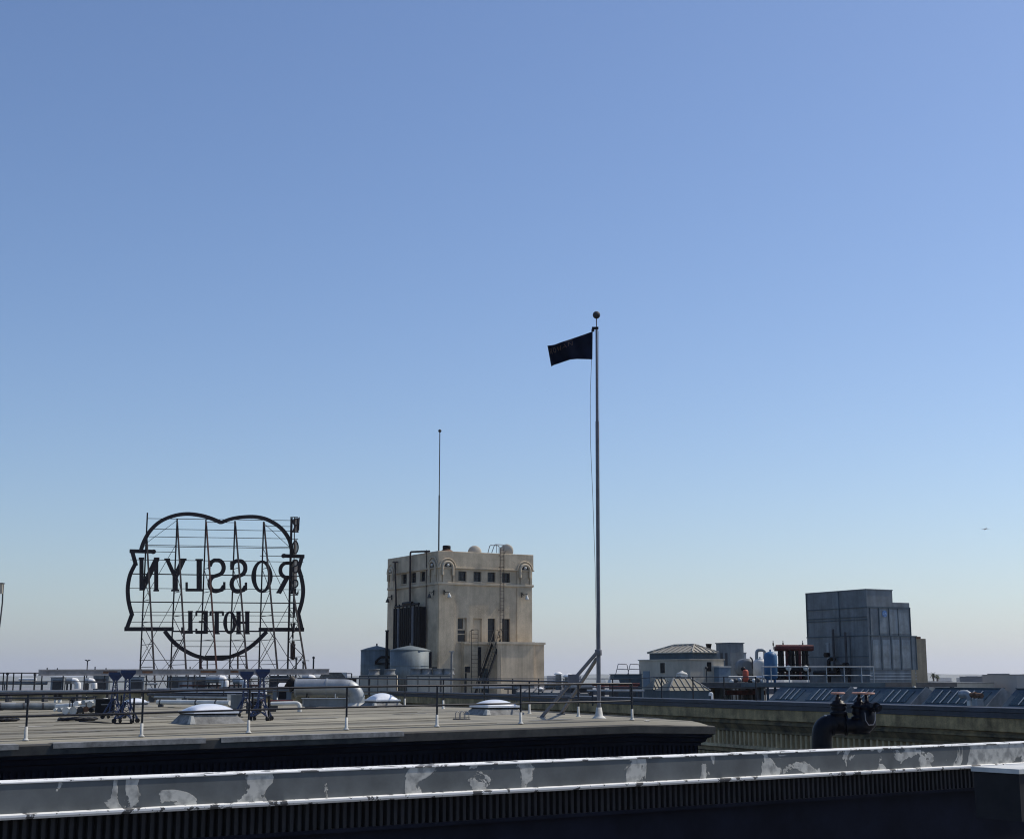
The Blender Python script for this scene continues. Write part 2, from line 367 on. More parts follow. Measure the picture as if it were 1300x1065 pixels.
for px, py, L_, w_, mt in ((120, 928, 2.6, .5, 'curb'), (395, 912, 1.9, .35, 'curb'), (520, 906, 1.3, .3, 'curb'), (210, 910, 1.1, .3, 'sleeve'), (46, 922, 1.0, .22, 'sleeve'), (700, 914, 1.6, .28, 'curb'), (822, 913, .18, .12, 'sleeve')):
    c = PR(px, py); mb = MB(nb); en = Vector((-e1.y, e1.x)); top_, bot_ = [], []
    for k in range(9):
        t_ = -1 + k / 4; q = Vector((c.x, c.y)) + e1 * t_ * L_ / 2; hw = w_ / 2 * (1 + .3 * math.sin(k * 2.1 + px)) * (.55 if k in (0, 8) else 1)
        for lst, sg_ in ((top_, 1), (bot_, -1)):
            p = q + en * hw * sg_; lst.append((p.x, p.y, zedge(p.x, p.y) + .014))
    vs = [v for ab in zip(top_, bot_) for v in ab]; mb.add(vs, [(2 * k, 2 * k + 1, 2 * k + 3, 2 * k + 2) for k in range(8)]); mb.build('roof_patch', mt, nb)

rnd = random.Random(5)
for k in range(15):                                   # raised laps between the rolls
    off = 1.2 + k * 2.35 + rnd.uniform(-.5, .5); s0_ = rnd.uniform(.5, 9) + off * .2; s1_ = rnd.uniform(22, 62); en = Vector((-e1.y, e1.x)); mb = MB(nb); vs = []; nn_ = 26
    for i in range(nn_ + 1):
        q = C - e1 * (s0_ + (s1_ - s0_) * i / nn_) + en * (off + .06 * math.sin(i * .9 + k)); hh = .020 + .014 * math.sin(i * .7 + k * 2) ** 2
        for o_, z_ in ((-.10, 0), (-.04, hh), (.04, hh), (.14, 0)):
            p = q + en * o_; vs.append((p.x, p.y, zedge(p.x, p.y) + z_ - .002))
    mb.add(vs, [(i * 4 + j, (i + 1) * 4 + j, (i + 1) * 4 + j + 1, i * 4 + j + 1) for i in range(nn_) for j in range(3)]); mb.build('roof_lap', 'laps', nb)

def railing(label, bases, tops, mid=.52, r=.03, sleeve=.32, rp=.028, grp=None, ext=None, material='rail'):
    rt = thing('guard_railing', label, 'railing', bases[0], 0, grp)
    ds = []
    for b, t in zip(bases, tops):
        m_ = MB(rt); m_.tube([b, t], rp, 10); m_.build('post', material, rt)
        if sleeve:
            m_ = MB(rt); m_.lathe(b, [(.085, 0), (.07, .015), (.042, .05), (rp + .008, sleeve)], 14); m_.build('base_sleeve', 'sleeve', rt)
    for nm, k in (('top_rail', 1.0), ('mid_rail', mid)):
        pts = [b.lerp(t, k) for b, t in zip(bases, tops)]
        if ext: pts = [pts[0] + (pts[0] - pts[1]) * ext] + pts
        m_ = MB(rt); m_.tube(pts, r if k == 1 else r * .85, 8); m_.build(nm, material, rt)
    return rt
Ra, Rb = Vector((-11.7, 37.0)), Vector((3.66, 46.6))
def on_line(px, a, b):
    d = b - a; u = ray(px, 880).x                     # x = u*y
    t = (u * a.y - a.x) / (d.x - u * d.y); return a + d * t
fb = [(36, 937.4, 881), (182, 932, 878), (317, 927, 874), (440.5, 922.3, 871.5), (555, 919, 870.2), (661, 916, 868.8), (802, 912, 867.5)]
bs, ts = [], []
for px, yb, yt in fb:
    q = on_line(px, Ra, Rb); zt = ray(px, yt).z * q.y
    zb = zroof(q.x, q.y) - .005; bs.append(Vector((q.x, q.y, zb))); ts.append(Vector((q.x, q.y, max(zt, zb + .98))))
railing('long black two-bar guard railing with white-footed posts along the near roof edge', bs, ts, ext=.9)
bs2, ts2 = [bs[-1] + Vector((-.02, .05, 0))], [ts[-1] + Vector((-.02, .05, 0))]
S0 = Vector((3.66, 46.6)); Sd = Vector((-4.2, 60.0))
for px, yt in ((734, 865.5), (672, 864.4), (614.8, 863.3), (562.8, 862.3), (514, 861.6), (469, 861), (427, 860.6), (389, 860.6), (352, 861), (318, 861.5), (284, 862.5), (250, 863), (216, 864), (180, 864.6), (146, 865.3), (110, 866)):
    q = on_line(px, S0, Sd); zb = zroof(q.x, q.y) - .005
    bs2.append(Vector((q.x, q.y, zb))); ts2.append(Vector((q.x, q.y, max(zb + .98, min(zb + 1.2, ray(px, yt).z * q.y)))))
railing('black two-bar guard railing running back from the flagpole along the side of the near roof', bs2[1:], ts2[1:])

# flagpole ------------------------------------------------------------
fp = P(760.5, 910.5, 47.8); fp.z = zroof(fp.x, fp.y) - .01
def polez(py): return ray(759, py).z * fp.y
pole = thing('flagpole', 'tall grey flagpole with a ball finial and dark flag, braced on the near roof', 'flagpole', fp)
z1, z2, z3 = polez(535), polez(418), polez(400)
LEAN = .06 / (z3 - fp.z)
def lx(z): return fp.x + LEAN * (z - fp.z)
m_ = MB(pole); m_.tube([fp, (lx(z1), fp.y, z1)], [.064, .056], 14); m_.tube([(lx(z1), fp.y, z1 - .02), (lx(z2), fp.y, z2)], [.047, .036], 14); m_.build('pole', 'steelgrey', pole)
m_ = MB(pole); m_.lathe(fp, [(.24, 0), (.2, .03), (.12, .1), (.085, .34)], 18); m_.build('base_cone', 'sleeve', pole)
m_ = MB(pole); m_.box(lx(z2) - .15, lx(z2) + .06, fp.y - .05, fp.y + .05, z2, z2 + .07); m_.tube([(lx(z2) - .12, fp.y, z2 - .08), (lx(z2) - .12, fp.y, z2)], .05, 10); m_.build('truck', 'black', pole)
m_ = MB(pole); m_.tube([(lx(z2), fp.y, z2), (lx(z3), fp.y, z3)], .018, 8); m_.build('spindle', 'steelgrey', pole)
m_ = MB(pole); m_.sphere((lx(z3), fp.y, z3), .125, 20); m_.build('ball_finial', 'darkgrey', pole)
m_ = MB(pole); cl = fp.z + (polez(828) - fp.z); m_.lathe((fp.x, fp.y, cl - .09), [(.1, 0), (.11, .02), (.11, .16), (.1, .18)], 14); m_.build('collar', 'steelgrey', pole)
box = P(733, 860, 48.2)
for k, (px, py, d) in enumerate(((687.5, 908.5, 48.9), (712, 906.5, 51.2))):
    ft = P(px, py, d); ft.z = zroof(ft.x, ft.y); m_ = MB(pole)
    top = Vector((fp.x - .06, fp.y + .03 * k, cl - .02 - .18 * k)); m_.bar(top, ft, .085, .085); m_.build('brace', 'steelgrey', pole)
    m_ = MB(pole); m_.box(ft.x - .14, ft.x + .14, ft.y - .14, ft.y + .14, ft.z - .01, ft.z + .025); m_.build('brace_foot', 'steelgrey', pole)
m_ = MB(pole); mid = Vector((fp.x - .06, fp.y, cl - .02)).lerp(P(687.5, 908.5, 48.9), .40); m_.box(mid.x - .2, mid.x + .14, mid.y - .16, mid.y - .04, mid.z - .13, mid.z + .13); m_.build('junction_box', 'steelgrey', pole)
m_ = MB(pole)
hal = [P(751, 456, 47.7), P(749.3, 500, 47.7), P(749.5, 560, 47.7), P(752.5, 630, 47.7), P(755.5, 720, 47.7), P(757, 800, 47.7), P(757, 868, 47.7)]
m_.tube(hal, .008, 5); m_.tube([P(759.8, 420, 47.7), P(761, 640, 47.7), P(762.3, 868, 47.7)], .006, 5); m_.build('halyard', 'alu', pole)
m_ = MB(pole); m_.tube([P(752, 418, 47.75), P(751.6, 456, 47.75)], .012, 6); m_.build('snap_line', 'black', pole)
# flag
fl = thing('flag', 'dark navy flag with faint lettering blowing left from the flagpole top', 'flag', P(752, 440, 47.7))
top = [(752, 421), (742, 424.5), (732, 428), (722, 431.3), (712, 434.6), (704, 437.6), (698, 438.6), (695, 438.8)]
bot = [(751.5, 456.3), (742, 456.0), (732, 455.8), (724, 456.6), (716, 459.2), (709, 461.6), (703, 463.6), (699.8, 465.4)]
def flagpt(u, v, off=0):
    t = u * 7; i = min(6, int(t)); f_ = t - i
    a = [top[i][k] * (1 - f_) + top[i + 1][k] * f_ for k in (0, 1)]; b = [bot[i][k] * (1 - f_) + bot[i + 1][k] * f_ for k in (0, 1)]
    px = a[0] * (1 - v) + b[0] * v; py = a[1] * (1 - v) + b[1] * v
    return P(px, py, 47.7 + .17 * math.sin(u * 9 + v * 1.6) * u ** .6 + .06 * math.sin(u * 21 + v * 3) - .35 * u + off)
def cloth(mb, off0, off1, nu=42, nv=14):
    vs = [flagpt(i / nu, j / nv, o) for o in (off0, off1) for i in range(nu + 1) for j in range(nv + 1)]
    k = (nu + 1) * (nv + 1); fs = []
    for o in (0, k): fs += [(o + i * (nv + 1) + j, o + (i + 1) * (nv + 1) + j, o + (i + 1) * (nv + 1) + j + 1, o + i * (nv + 1) + j + 1) for i in range(nu) for j in range(nv)]
    edge = [i * (nv + 1) for i in range(nu + 1)] + [nu * (nv + 1) + j for j in range(1, nv + 1)] + [i * (nv + 1) + nv for i in range(nu - 1, -1, -1)] + [j for j in range(nv - 1, 0, -1)]
    fs += [(edge[i], edge[(i + 1) % len(edge)], edge[(i + 1) % len(edge)] + k, edge[i] + k) for i in range(len(edge))]
    mb.add(vs, fs, True)
m_ = MB(fl); cloth(m_, 0, .004); m_.build('cloth', 'flag', fl)
GL = {  # simple stroke letters in a 0..1 box
 'R': [[(0, 0), (0, 1), (.6, 1), (.8, .87), (.8, .63), (.6, .5), (0, .5)], [(.4, .5), (.85, 0)]],
 'O': [[(.42 + .4 * math.cos(a * math.pi / 8), .5 + .5 * math.sin(a * math.pi / 8)) for a in range(17)]],
 'W': [[(0, 1), (.22, 0), (.45, .8), (.68, 0), (.9, 1)]],
 'A': [[(0, 0), (.42, 1), (.84, 0)], [(.17, .36), (.67, .36)]],
 'N': [[(0, 0), (0, 1), (.8, 0), (.8, 1)]]}
m_ = MB(fl)
for i, chx in enumerate('ROWAN'):
    u0 = .90 - i * .115; hh = .26 - .02 * i; v0 = .43 - .03 * i
    for st in GL[chx]:
        pts = [flagpt(u0 - x * .09, v0 - y * hh, -.006) for x, y in st]
        m_.ribbon(pts, .018, (0, 1, 0), .003)
m_.build('lettering', 'flagtext', fl)

# skylight domes -------------------------------------------------------
def dome(label, px, py, w, hgt, curb_h, deg=32, dep=None):
    c = PR(px, py); t = thing('skylight_dome', label, 'skylight', (c.x, c.y, c.z - .01), deg, 'white skylight domes on the near roof')
    d = dep or w
    m_ = MB(); a, b = w / 2, d / 2
    m_.box(-a - .22, a + .22, -b - .22, b + .22, 0, curb_h, (.22, .22)); m_.build('curb', 'curb', t)
    m_ = MB(); m_.box(-a - .03, a + .03, -b - .03, b + .03, curb_h, curb_h + .035); m_.build('metal_rim', 'black', t)
    m_ = MB(); vs = []; n = 20
    for i in range(n + 1):
        for j in range(n + 1):
            x = -1 + 2 * i / n; y = -1 + 2 * j / n; z = ((1 - x * x) * (1 - y * y)) ** .55
            vs.append((x * a, y * b, curb_h + .10 + hgt * z))
    fs = [(i * (n + 1) + j, (i + 1) * (n + 1) + j, (i + 1) * (n + 1) + j + 1, i * (n + 1) + j + 1) for i in range(n) for j in range(n)]
    m_.add(vs, fs, True); m_.box(-a - .06, a + .06, -b - .06, b + .06, curb_h + .035, curb_h + .10); m_.build('acrylic_dome', 'acryl', t)
    m_ = MB(); m_.box(-a - .25, -a - .08, -b - .27, -b - .02, .01, curb_h - .03, (.05, .05)); m_.build('flashing_patch', 'sleeve', t)
    return t
dome('largest white skylight dome, on a grey felt curb between the near railing posts at left', 264, 917.5, 1.28, .21, .27)
dome('white skylight dome on the near roof in front of the tan tower', 628, 906.5, 1.12, .19, .21)
dome('white skylight dome beside the silver duct elbow, behind the wire rack', 485, 897, .95, .24, .2)
dome('small white skylight dome behind the left blue hoist stand', 172, 897.5, .75, .13, .15)

# small wire rack
c = PR(586, 913); t = thing('wire_rack', 'small grey wire rack with three hoops on the near roof', 'rack', c, 25)
m_ = MB()
for y in (-.12, .12): m_.tube([(-.23, y, .02), (.23, y, .02)], .016, 6)
m_.box(-.24, .24, -.14, .14, 0, .018); m_.build('base', 'darkgrey', t)
for k in range(3):
    m_ = MB(); x = -.16 + .16 * k; m_.tube([(x + .065 * math.cos(a * math.pi / 8), -.05 + .0 * a, .17 + .075 * math.sin(a * math.pi / 8)) for a in range(9)], .012, 6, False)
    m_.tube([(x + .065, -.05, .17), (x + .065, -.05, .02)], .012, 6); m_.tube([(x - .065, -.05, .17), (x - .065, -.05, .02)], .012, 6)
    m_.build('hoop', 'alu', t)

# hoist stands and the long beam -----------------------------------------
def stand(label, px, py, ytop, copy_of=None):
    c = PR(px, py); H = ray(px, ytop).z * c.y - c.z
    t = thing('hoist_stand', label, 'hoist stand', c, 20, 'blue hoist stands under the long beam')
    m_ = MB()
    for sx, sy in ((-1, -1), (1, -1), (1, 1), (-1, 1)):
        m_.bar((.13 * sx, .13 * sy, .28), (.045 * sx, .045 * sy, H - .25), .03)
    nlev = 7
    for k in range(nlev):
        za = .28 + (H - .53) * k / nlev; zb = .28 + (H - .53) * (k + 1) / nlev; wa = .13 - .085 * k / nlev; wb = .13 - .085 * (k + 1) / nlev
        for q in range(4):
            a0 = q * math.pi / 2 + math.pi / 4; a1 = a0 + math.pi / 2; r2 = 1.414
            m_.bar((wa * r2 * math.cos(a0), wa * r2 * math.sin(a0), za), (wb * r2 * math.cos(a1), wb * r2 * math.sin(a1), zb), .016)
    m_.build('lattice_mast', 'blue', t)
    m_ = MB(); m_.add([(-.08, -.07, H - .27), (.08, -.07, H - .27), (.08, .07, H - .27), (-.08, .07, H - .27), (-.22, -.1, H - .1), (.22, -.1, H - .1), (.22, .1, H - .1), (-.22, .1, H - .1)],
        [(0, 3, 2, 1), (4, 5, 6, 7), (0, 1, 5, 4), (1, 2, 6, 5), (2, 3, 7, 6), (3, 0, 4, 7)]); m_.box(-.22, .22, -.11, .11, H - .1, H)
    m_.build('head', 'blue', t)
    for a in (20, 110, 200, 290):
        ca, sa = math.cos(R(a)), math.sin(R(a)); m_ = MB(); m_.bar((.08 * ca, .08 * sa, .62), (.38 * ca, .38 * sa, .12), .04); m_.bar((.05 * ca, .05 * sa, .25), (.38 * ca, .38 * sa, .12), .03); m_.build('leg', 'blue', t)
        m_ = MB(); w_ = Vector((-sa, ca, 0)) * .025; q = Vector((.38 * ca, .38 * sa, .07)); m_.tube([q - w_, q + w_], .07, 14); m_.build('caster', 'black', t)
    m_ = MB(); m_.tube([(.2, -.2, .0), (.2, -.2, .75)], .03, 8); m_.box(.14, .26, -.26, -.14, 0, .02); m_.build('screw_jack', 'black', t)
    return t
stand('blue lattice hoist stand beside the black crate, back one of the left pair', 144, 912, 853)
stand('blue lattice hoist stand at the front of the left pair', 159.5, 917.5, 850.3)
stand('blue lattice hoist stand at the back of the right pair', 311, 910, 852)
stand('blue lattice hoist stand at the front of the right pair, left of the grey cabinet', 331, 914.5, 849)
def crate(label, px, py, w, d, hh, deg, name='counterweight_crate'):
    c = PR(px, py); t = thing(name, label, 'crate', c, deg)
    m_ = MB(); m_.box(-w / 2, w / 2, -d / 2, d / 2, .08, hh); m_.build('body', 'black', t)
    m_ = MB(); m_.box(-w / 2 - .02, w / 2 + .02, -d / 2 - .02, d / 2 + .02, hh, hh + .03); m_.build('lid', 'darkgrey', t)
    for sx in (-1, 1):
        m_ = MB(); m_.box(sx * w * .4 - .05, sx * w * .4 + .05, -d / 2, d / 2, 0, .08); m_.build('skid', 'darkgrey', t)
    m_ = MB(); m_.bar((-w * .2, -d / 2 - .03, hh * .7), (w * .2, -d / 2 - .03, hh * .7), .03); m_.build('handle', 'alu', t)
crate('black crate beside the left pair of blue hoist stands', 133, 908.5, .62, .45, .55, 10)
crate('dark crate at the foot of the right pair of blue hoist stands', 322, 906, .42, .4, .42, 30)
bm0 = P(50, 857.5, 51.2); bmid = P(150, 857, 52.6); bm1 = P(416, 855.0, 58.0)
t = thing('rigging_beam', 'long grey aluminium beam carried level on the blue hoist stands', 'beam', (bm0 + bm1) / 2)
m_ = MB(t)
hb0, hb1 = .195, .17
m_.bar(bm0 + Vector((0, 0, .1)), bm1 + Vector((0, 0, .08)), .20, .16); m_.build('web', 'alu', t)
m_ = MB(t)
m_.bar(bm0 + Vector((0, 0, .195)), bm1 + Vector((0, 0, .175)), .26, .025); m_.build('top_flange', 'alu', t)
m_ = MB(t)
m_.bar(bm0 + Vector((0, 0, .006)), bm1 + Vector((0, 0, -.012)), .26, .025); m_.build('bottom_flange', 'alu', t)
for px0, px1 in ((178, 191), (252, 272), (290, 300), (128, 146)):
    a = bm0.lerp(bm1, 0); 
    def onb(px):
        u = ray(px, 855).x; q = on_line(px, Vector((bm0.x, bm0.y)), Vector((bm1.x, bm1.y))); k = (q.x - bm0.x) / (bm1.x - bm0.x); return bm0.lerp(bm1, k)
    A_, B_ = onb(px0), onb(px1); nb_ = Vector((bm1.y - bm0.y, -(bm1.x - bm0.x), 0)).normalized() * .103
    m_ = MB(t); m_.bar(A_ + nb_ + Vector((0, 0, .1)), B_ + nb_ + Vector((0, 0, .1)), .012, .075); m_.build('red_plate', 'rust', t)
m_ = MB(t)
for px in (58, 71, 119, 133, 240, 262, 374, 397):
    q = on_line(px, Vector((bm0.x, bm0.y)), Vector((bm1.x, bm1.y))); k = (q.x - bm0.x) / (bm1.x - bm0.x); c = bm0.lerp(bm1, k)
    m_.tube([c + Vector((0, 0, .2)), c + Vector((0, 0, .2 + random.uniform(.04, .12)))], .02, 6)
m_.build('bolt_row', 'black', t)

# ducts, pipes and valves on the near roof --------------------------------
dd = 62.0
t = thing('exhaust_duct', 'large round silver duct with an elbow turning down into the near roof', 'duct', P(452, 902, dd))
def P3(px, py, d=dd): return P(px, py, d)
el = [P3(376, 872.5), P3(395, 872.6), P3(415, 872.8), P3(438, 873)]
cc = P3(438, 873); r_ = .46
for a in range(1, 10):
    an = math.pi / 2 * a / 9; el.append(Vector((cc.x + r_ * math.sin(an), cc.y, cc.z - r_ * (1 - math.cos(an)))))
el.append(Vector((cc.x + r_, cc.y, zroof(cc.x, dd) + .02)))
m_ = MB(t); m_.tube(el, .345, 28); m_.build('pipe', 'galv', t)
for q in (0, 2):
    m_ = MB(t); p = el[q]; m_.tube([p - Vector((.03, 0, 0)), p + Vector((.03, 0, 0))], .375, 28); m_.build('flange', 'galvlite', t)
for q in (5, 8, 11):
    m_ = MB(t); p = el[q]; d_ = (el[q + 1] - el[q - 1]).normalized() * .02; m_.tube([p - d_, p + d_], .362, 28); m_.build('seam_band', 'galv', t)
m_ = MB(t); m_.lathe((el[-1].x, el[-1].y, zroof(el[-1].x, dd) - .01), [(.52, 0), (.5, .03), (.39, .09), (.36, .14)], 24); m_.build('base_flashing', 'sleeve', t)
m_ = MB(t); m_.tube([P3(371, 866), P3(376, 872)], [.22, .34], 20, caps=False); m_.tube([P3(366.5, 864), P3(372, 868)], [.30, .26], 20); m_.build('inlet_hood', 'black', t)
for px in (391, 427):
    m_ = MB(t); a = P3(px, 880); b = Vector((a.x, a.y, zroof(a.x, a.y))); m_.bar(a - Vector((0, .3, 0)), b - Vector((0, .3, 0)), .045); m_.bar(a + Vector((0, .3, 0)), b + Vector((0, .3, 0)), .045); m_.build('support_leg', 'pale' if px == 427 else 'black', t)
c = PR(413, 899); t = thing('metal_plenum', 'low silver metal plenum box beneath the large duct', 'duct box', c, 12)
m_ = MB(); m_.box(-.85, .8, -.4, .4, .08, .36); m_.build('body', 'galvdull', t)
m_ = MB(); m_.box(-.9, .85, -.45, .45, .36, .39); m_.build('lid', 'galvlite', t)
for x in (-.7, .65):
    m_ = MB(); m_.box(x - .05, x + .05, -.38, .38, 0, .08); m_.build('skid', 'darkgrey', t)
c = PR(358, 892); t = thing('rooftop_cabinet', 'dark grey rooftop cabinet with a sloping white hood right of the blue hoist stands', 'machine', c, 10)
m_ = MB(); m_.box(-.48, .46, -.35, .35, .06, .82); m_.build('cabinet', 'galvdull', t)
m_ = MB(); m_.add([(-.3, -.38, .83), (.3, -.38, .83), (.3, .3, .83), (-.3, .3, .83), (-.16, -.2, 1.02), (.2, -.2, 1.02), (.2, .2, 1.02), (-.16, .2, 1.02)], [(0, 3, 2, 1), (4, 5, 6, 7), (0, 1, 5, 4), (1, 2, 6, 5), (2, 3, 7, 6), (3, 0, 4, 7)]); m_.build('hood', 'white', t)
for x in (-.4, .38):
    m_ = MB(); m_.box(x - .04, x + .04, -.33, .33, 0, .06); m_.build('skid', 'darkgrey', t)
m_ = MB(); m_.box(-.2, .2, -.36, -.345, .2, .6); m_.build('louvre', 'black', t)
def pipe(label, pts, r, material='pale', sup=(), cap=None):
    t = thing('roof_pipe', label, 'pipe', Vector(pts[0]))
    m_ = MB(t); m_.tube(pts, r, 14); m_.build('pipe', material, t)
    for k in sup:
        p = Vector(pts[0]).lerp(Vector(pts[-1]), k) if len(pts) == 2 else Vector(pts[int(k)])
        m_ = MB(t); zb = zroof(p.x, p.y); m_.box(p.x - .09, p.x + .09, p.y - .13, p.y + .13, zb, max(zb + .03, p.z - r * .95)); m_.tube([p - (Vector(pts[1]) - Vector(pts[0])).normalized() * .03, p + (Vector(pts[1]) - Vector(pts[0])).normalized() * .03], r * 1.13, 14); m_.build('saddle', 'darkgrey', t)
    return t
def bend(pts, r, n=6):
    out = [Vector(pts[0])]
    for i in range(1, len(pts) - 1):
        a, b, c = Vector(pts[i - 1]), Vector(pts[i]), Vector(pts[i + 1]); p = b + (a - b).normalized() * r; q = b + (c - b).normalized() * r
        for k in range(n + 1):
            f_ = k / n; out.append(p * (1 - f_) ** 2 + b * 2 * f_ * (1 - f_) + q * f_ ** 2)
    out.append(Vector(pts[-1])); return out
pipe('long straight white-lagged pipe on saddles behind the largest skylight dome', [P(200, 890.8, 62), P(292, 892, 60)], .10, 'pale', (.05, .55, .82))
pipe('pale pipe with a bend down to the roof, right of the blue hoist stands', bend([P(344, 893, 55), P(380.5, 892.2, 55), Vector((P(380.5, 892, 55).x, 55, zroof(-7.7, 55) - .0))], .16), .075, 'pale')
pipe('thick grey pipe entering from the left edge along the near roof', [P(-25, 896.2, 58), P(74, 896.6, 59)], .13, 'galvdull', (.25, .55, .8))
pipe('white capped pipe at the far left behind the thick grey pipe', [P(-10, 894, 66), P(20, 893.6, 66)], .07, 'white', ())
pipe('thin grey pipe running across behind the hoist stands', [P(196, 884.5, 76), P(335, 886, 70)], .05, 'galvlite', (.3, .7))
pipe('dark pipe lying behind the thin grey pipe', [P(188, 881.5, 84), P(345, 883.5, 76)], .08, 'darkgrey', (.2, .6))
pipe('slim rail-like pipe crossing the far left of the near roof', [P(-10, 886.3, 84), P(120, 885.0, 82)], .05, 'darkgrey', (.35, .8))
pipe('red-banded pipe low between the blue hoist stands and the pale bend', [P(342, 889.6, 58), P(372, 889.4, 58)], .045, 'red', ())
t = thing('pipe_rack', 'low rack of parallel dark and pale pipes between the hoist stands, behind the white-lagged pipe', 'pipe rack', P(265, 882, 84))
for i, (py, d, rr, mt) in enumerate(((874.6, 98, .07, 'galvlite'), (876.6, 95, .10, 'darkgrey'), (878.6, 91, .07, 'white'), (880.6, 88, .11, 'black'), (883.2, 84, .06, 'galvlite'), (885.6, 81, .10, 'darkgrey'))):
    m_ = MB(t); m_.tube([P(188 + 5 * (i % 3), py, d), P(338 - 7 * (i % 2), py + .8, d - 5)], rr, 10); m_.build('pipe', mt, t)
for i, px in enumerate((196, 222, 251, 259, 283, 306, 330)):
    m_ = MB(t); p = P(px, 879.5 + (i % 3) * 1.5, 88); m_.box(p.x - .14, p.x + .16, p.y - .8, p.y + .6, zroof(p.x, p.y), p.z + .05); m_.build('stanchion', ('darkgrey', 'curb', 'red', 'black')[i % 4], t)
t = thing('pipe_rack', 'short low rack of dark pipes at far left behind the thick grey pipe', 'pipe rack', P(40, 884, 92))
for i, (py, d, rr, mt) in enumerate(((877.5, 100, .07, 'galvlite'), (880, 96, .08, 'darkgrey'))):
    m_ = MB(t); m_.tube([P(-12, py, d), P(150, py - .4, d - 1)], rr, 10); m_.build('pipe', mt, t)
for i, px in enumerate((12, 58, 101, 139)):
    m_ = MB(t); p = P(px, 879.5, 96); m_.box(p.x - .08, p.x + .08, p.y - .5, p.y + .3, zroof(p.x, p.y), p.z); m_.build('stanchion', 'darkgrey', t)
for px, py, w_, hh, mt, lb in ((300, 901, .42, .55, 'galvdull', 'grey junction cabinet left of the right pair of blue hoist stands'), (293, 897, .3, .5, 'sleeve', 'narrow pale pump box beside the end of the white-lagged pipe'), (346, 903, .35, .3, 'darkgrey', 'small dark pump box at the foot of the rooftop cabinet'), (395, 899, .5, .28, 'black', 'low dark motor box under the left end of the silver duct'), (227, 893, .25, .35, 'pale', 'small pale valve box behind the white-lagged pipe, left of the largest dome')):
    c = PR(px, py); t = thing('junction_box', lb, 'box', c, 15); m_ = MB(); m_.box(-w_ / 2, w_ / 2, -w_ / 3, w_ / 3, .06, hh); m_.build('body', mt, t)
    m_ = MB(); m_.box(-w_ / 2 - .02, w_ / 2 + .02, -w_ / 3 - .02, w_ / 3 + .02, hh, hh + .025); m_.build('lid', 'galvlite', t)
    m_ = MB(); m_.box(-w_ / 3, w_ / 3, -w_ / 4, w_ / 4, 0, .06); m_.build('foot', 'darkgrey', t)
# valve manifold
t = thing('valve_manifold', 'cluster of round-capped pipes and valves left of the black crate', 'valves', PR(100, 905))
m_ = MB(t); m_.tube([P(72, 897, 57), P(134, 893, 56)], .11, 14); m_.build('header', 'pale', t)
for i, (px, py, rr, mt) in enumerate(((71, 900.5, .045, 'pale'), (76.5, 900.5, .06, 'galvlite'), (84.5, 901.5, .10, 'pale'), (94, 901.5, .11, 'sleeve'), (98, 892.5, .07, 'white'), (107, 891, .06, 'galvlite'), (115, 893.5, .085, 'sleeve'), (122, 889, .05, 'pale'), (103, 900.5, .09, 'darkgrey'), (110, 900, .08, 'rust'), (117, 901, .07, 'black'))):
    m_ = MB(t); p = P(px, py, 53.5); m_.tube([p + Vector((.02, -.15, 0)), p + Vector((-.04, 1.6, .02))], rr, 16); m_.build('branch_pipe', mt, t)
    m_ = MB(t); m_.tube([p + Vector((.02, -.2, 0)), p + Vector((.02, -.15, 0))], rr * 1.25, 16); m_.build('end_cap', mt, t)
for px, py in ((89, 888), (92, 889), (110, 886), (121, 884)):
    m_ = MB(t); p = P(px, py, 54); m_.tube([p, p - Vector((0, 0, .3))], .02, 8); m_.tube([p - Vector((0, 0, .01)), p + Vector((0, 0, .02))], .08, 14); m_.build('valve_wheel', 'black', t)
for px in (86, 106, 128):
    m_ = MB(t); p = P(px, 897, 55); m_.bar(p, (p.x, p.y, zroof(p.x, p.y)), .05); m_.build('stand_leg', 'darkgrey', t)
for i, (px, lb) in enumerate(((70.5, 'short black bollard vent, left of two on the near roof behind the thick pipe'), (76, 'short black bollard vent, right of two on the near roof behind the thick pipe'))):
    c = PR(px, 892); t = thing('bollard_vent', lb, 'vent', c, 0, 'black bollard vents'); m_ = MB(); m_.lathe((0, 0, 0), [(.11, 0), (.09, .05), (.09, .2)], 12); m_.build('stub', 'pale', t)
    m_ = MB(); m_.lathe((0, 0, .2), [(.1, 0), (.14, .02), (.14, .3), (.1, .36)], 12); m_.build('cap', 'black', t)
for px, py, w, lb in ((98, 914.5, .95, 'dark coil of hose lying flat on the near roof behind the railing'), (2, 915.5, .8, 'dark rubber mat crumpled on the roof at the left edge')):
    c = PR(px, py); t = thing('hose_coil', lb, 'hose', c)
    m_ = MB(); pts = [(w * (.35 + .15 * math.sin(a * .7)) * math.cos(a * .5) * 1.3, w * .55 * (.7 + .3 * math.cos(a * .31)) * math.sin(a * .5), .03 + .012 * (a % 5)) for a in range(52)]
    m_.tube(pts, .035, 8); m_.build('hose', 'black', t)
pipe('thin black cable trailing over the roof in front of the left hoist stands', [PR(96, 916) + Vector((0, 0, .02)), PR(120, 917) + Vector((0, 0, .02)), PR(150, 919) + Vector((0, 0, .02)), PR(168, 918.5) + Vector((0, 0, .02))], .02, 'black')

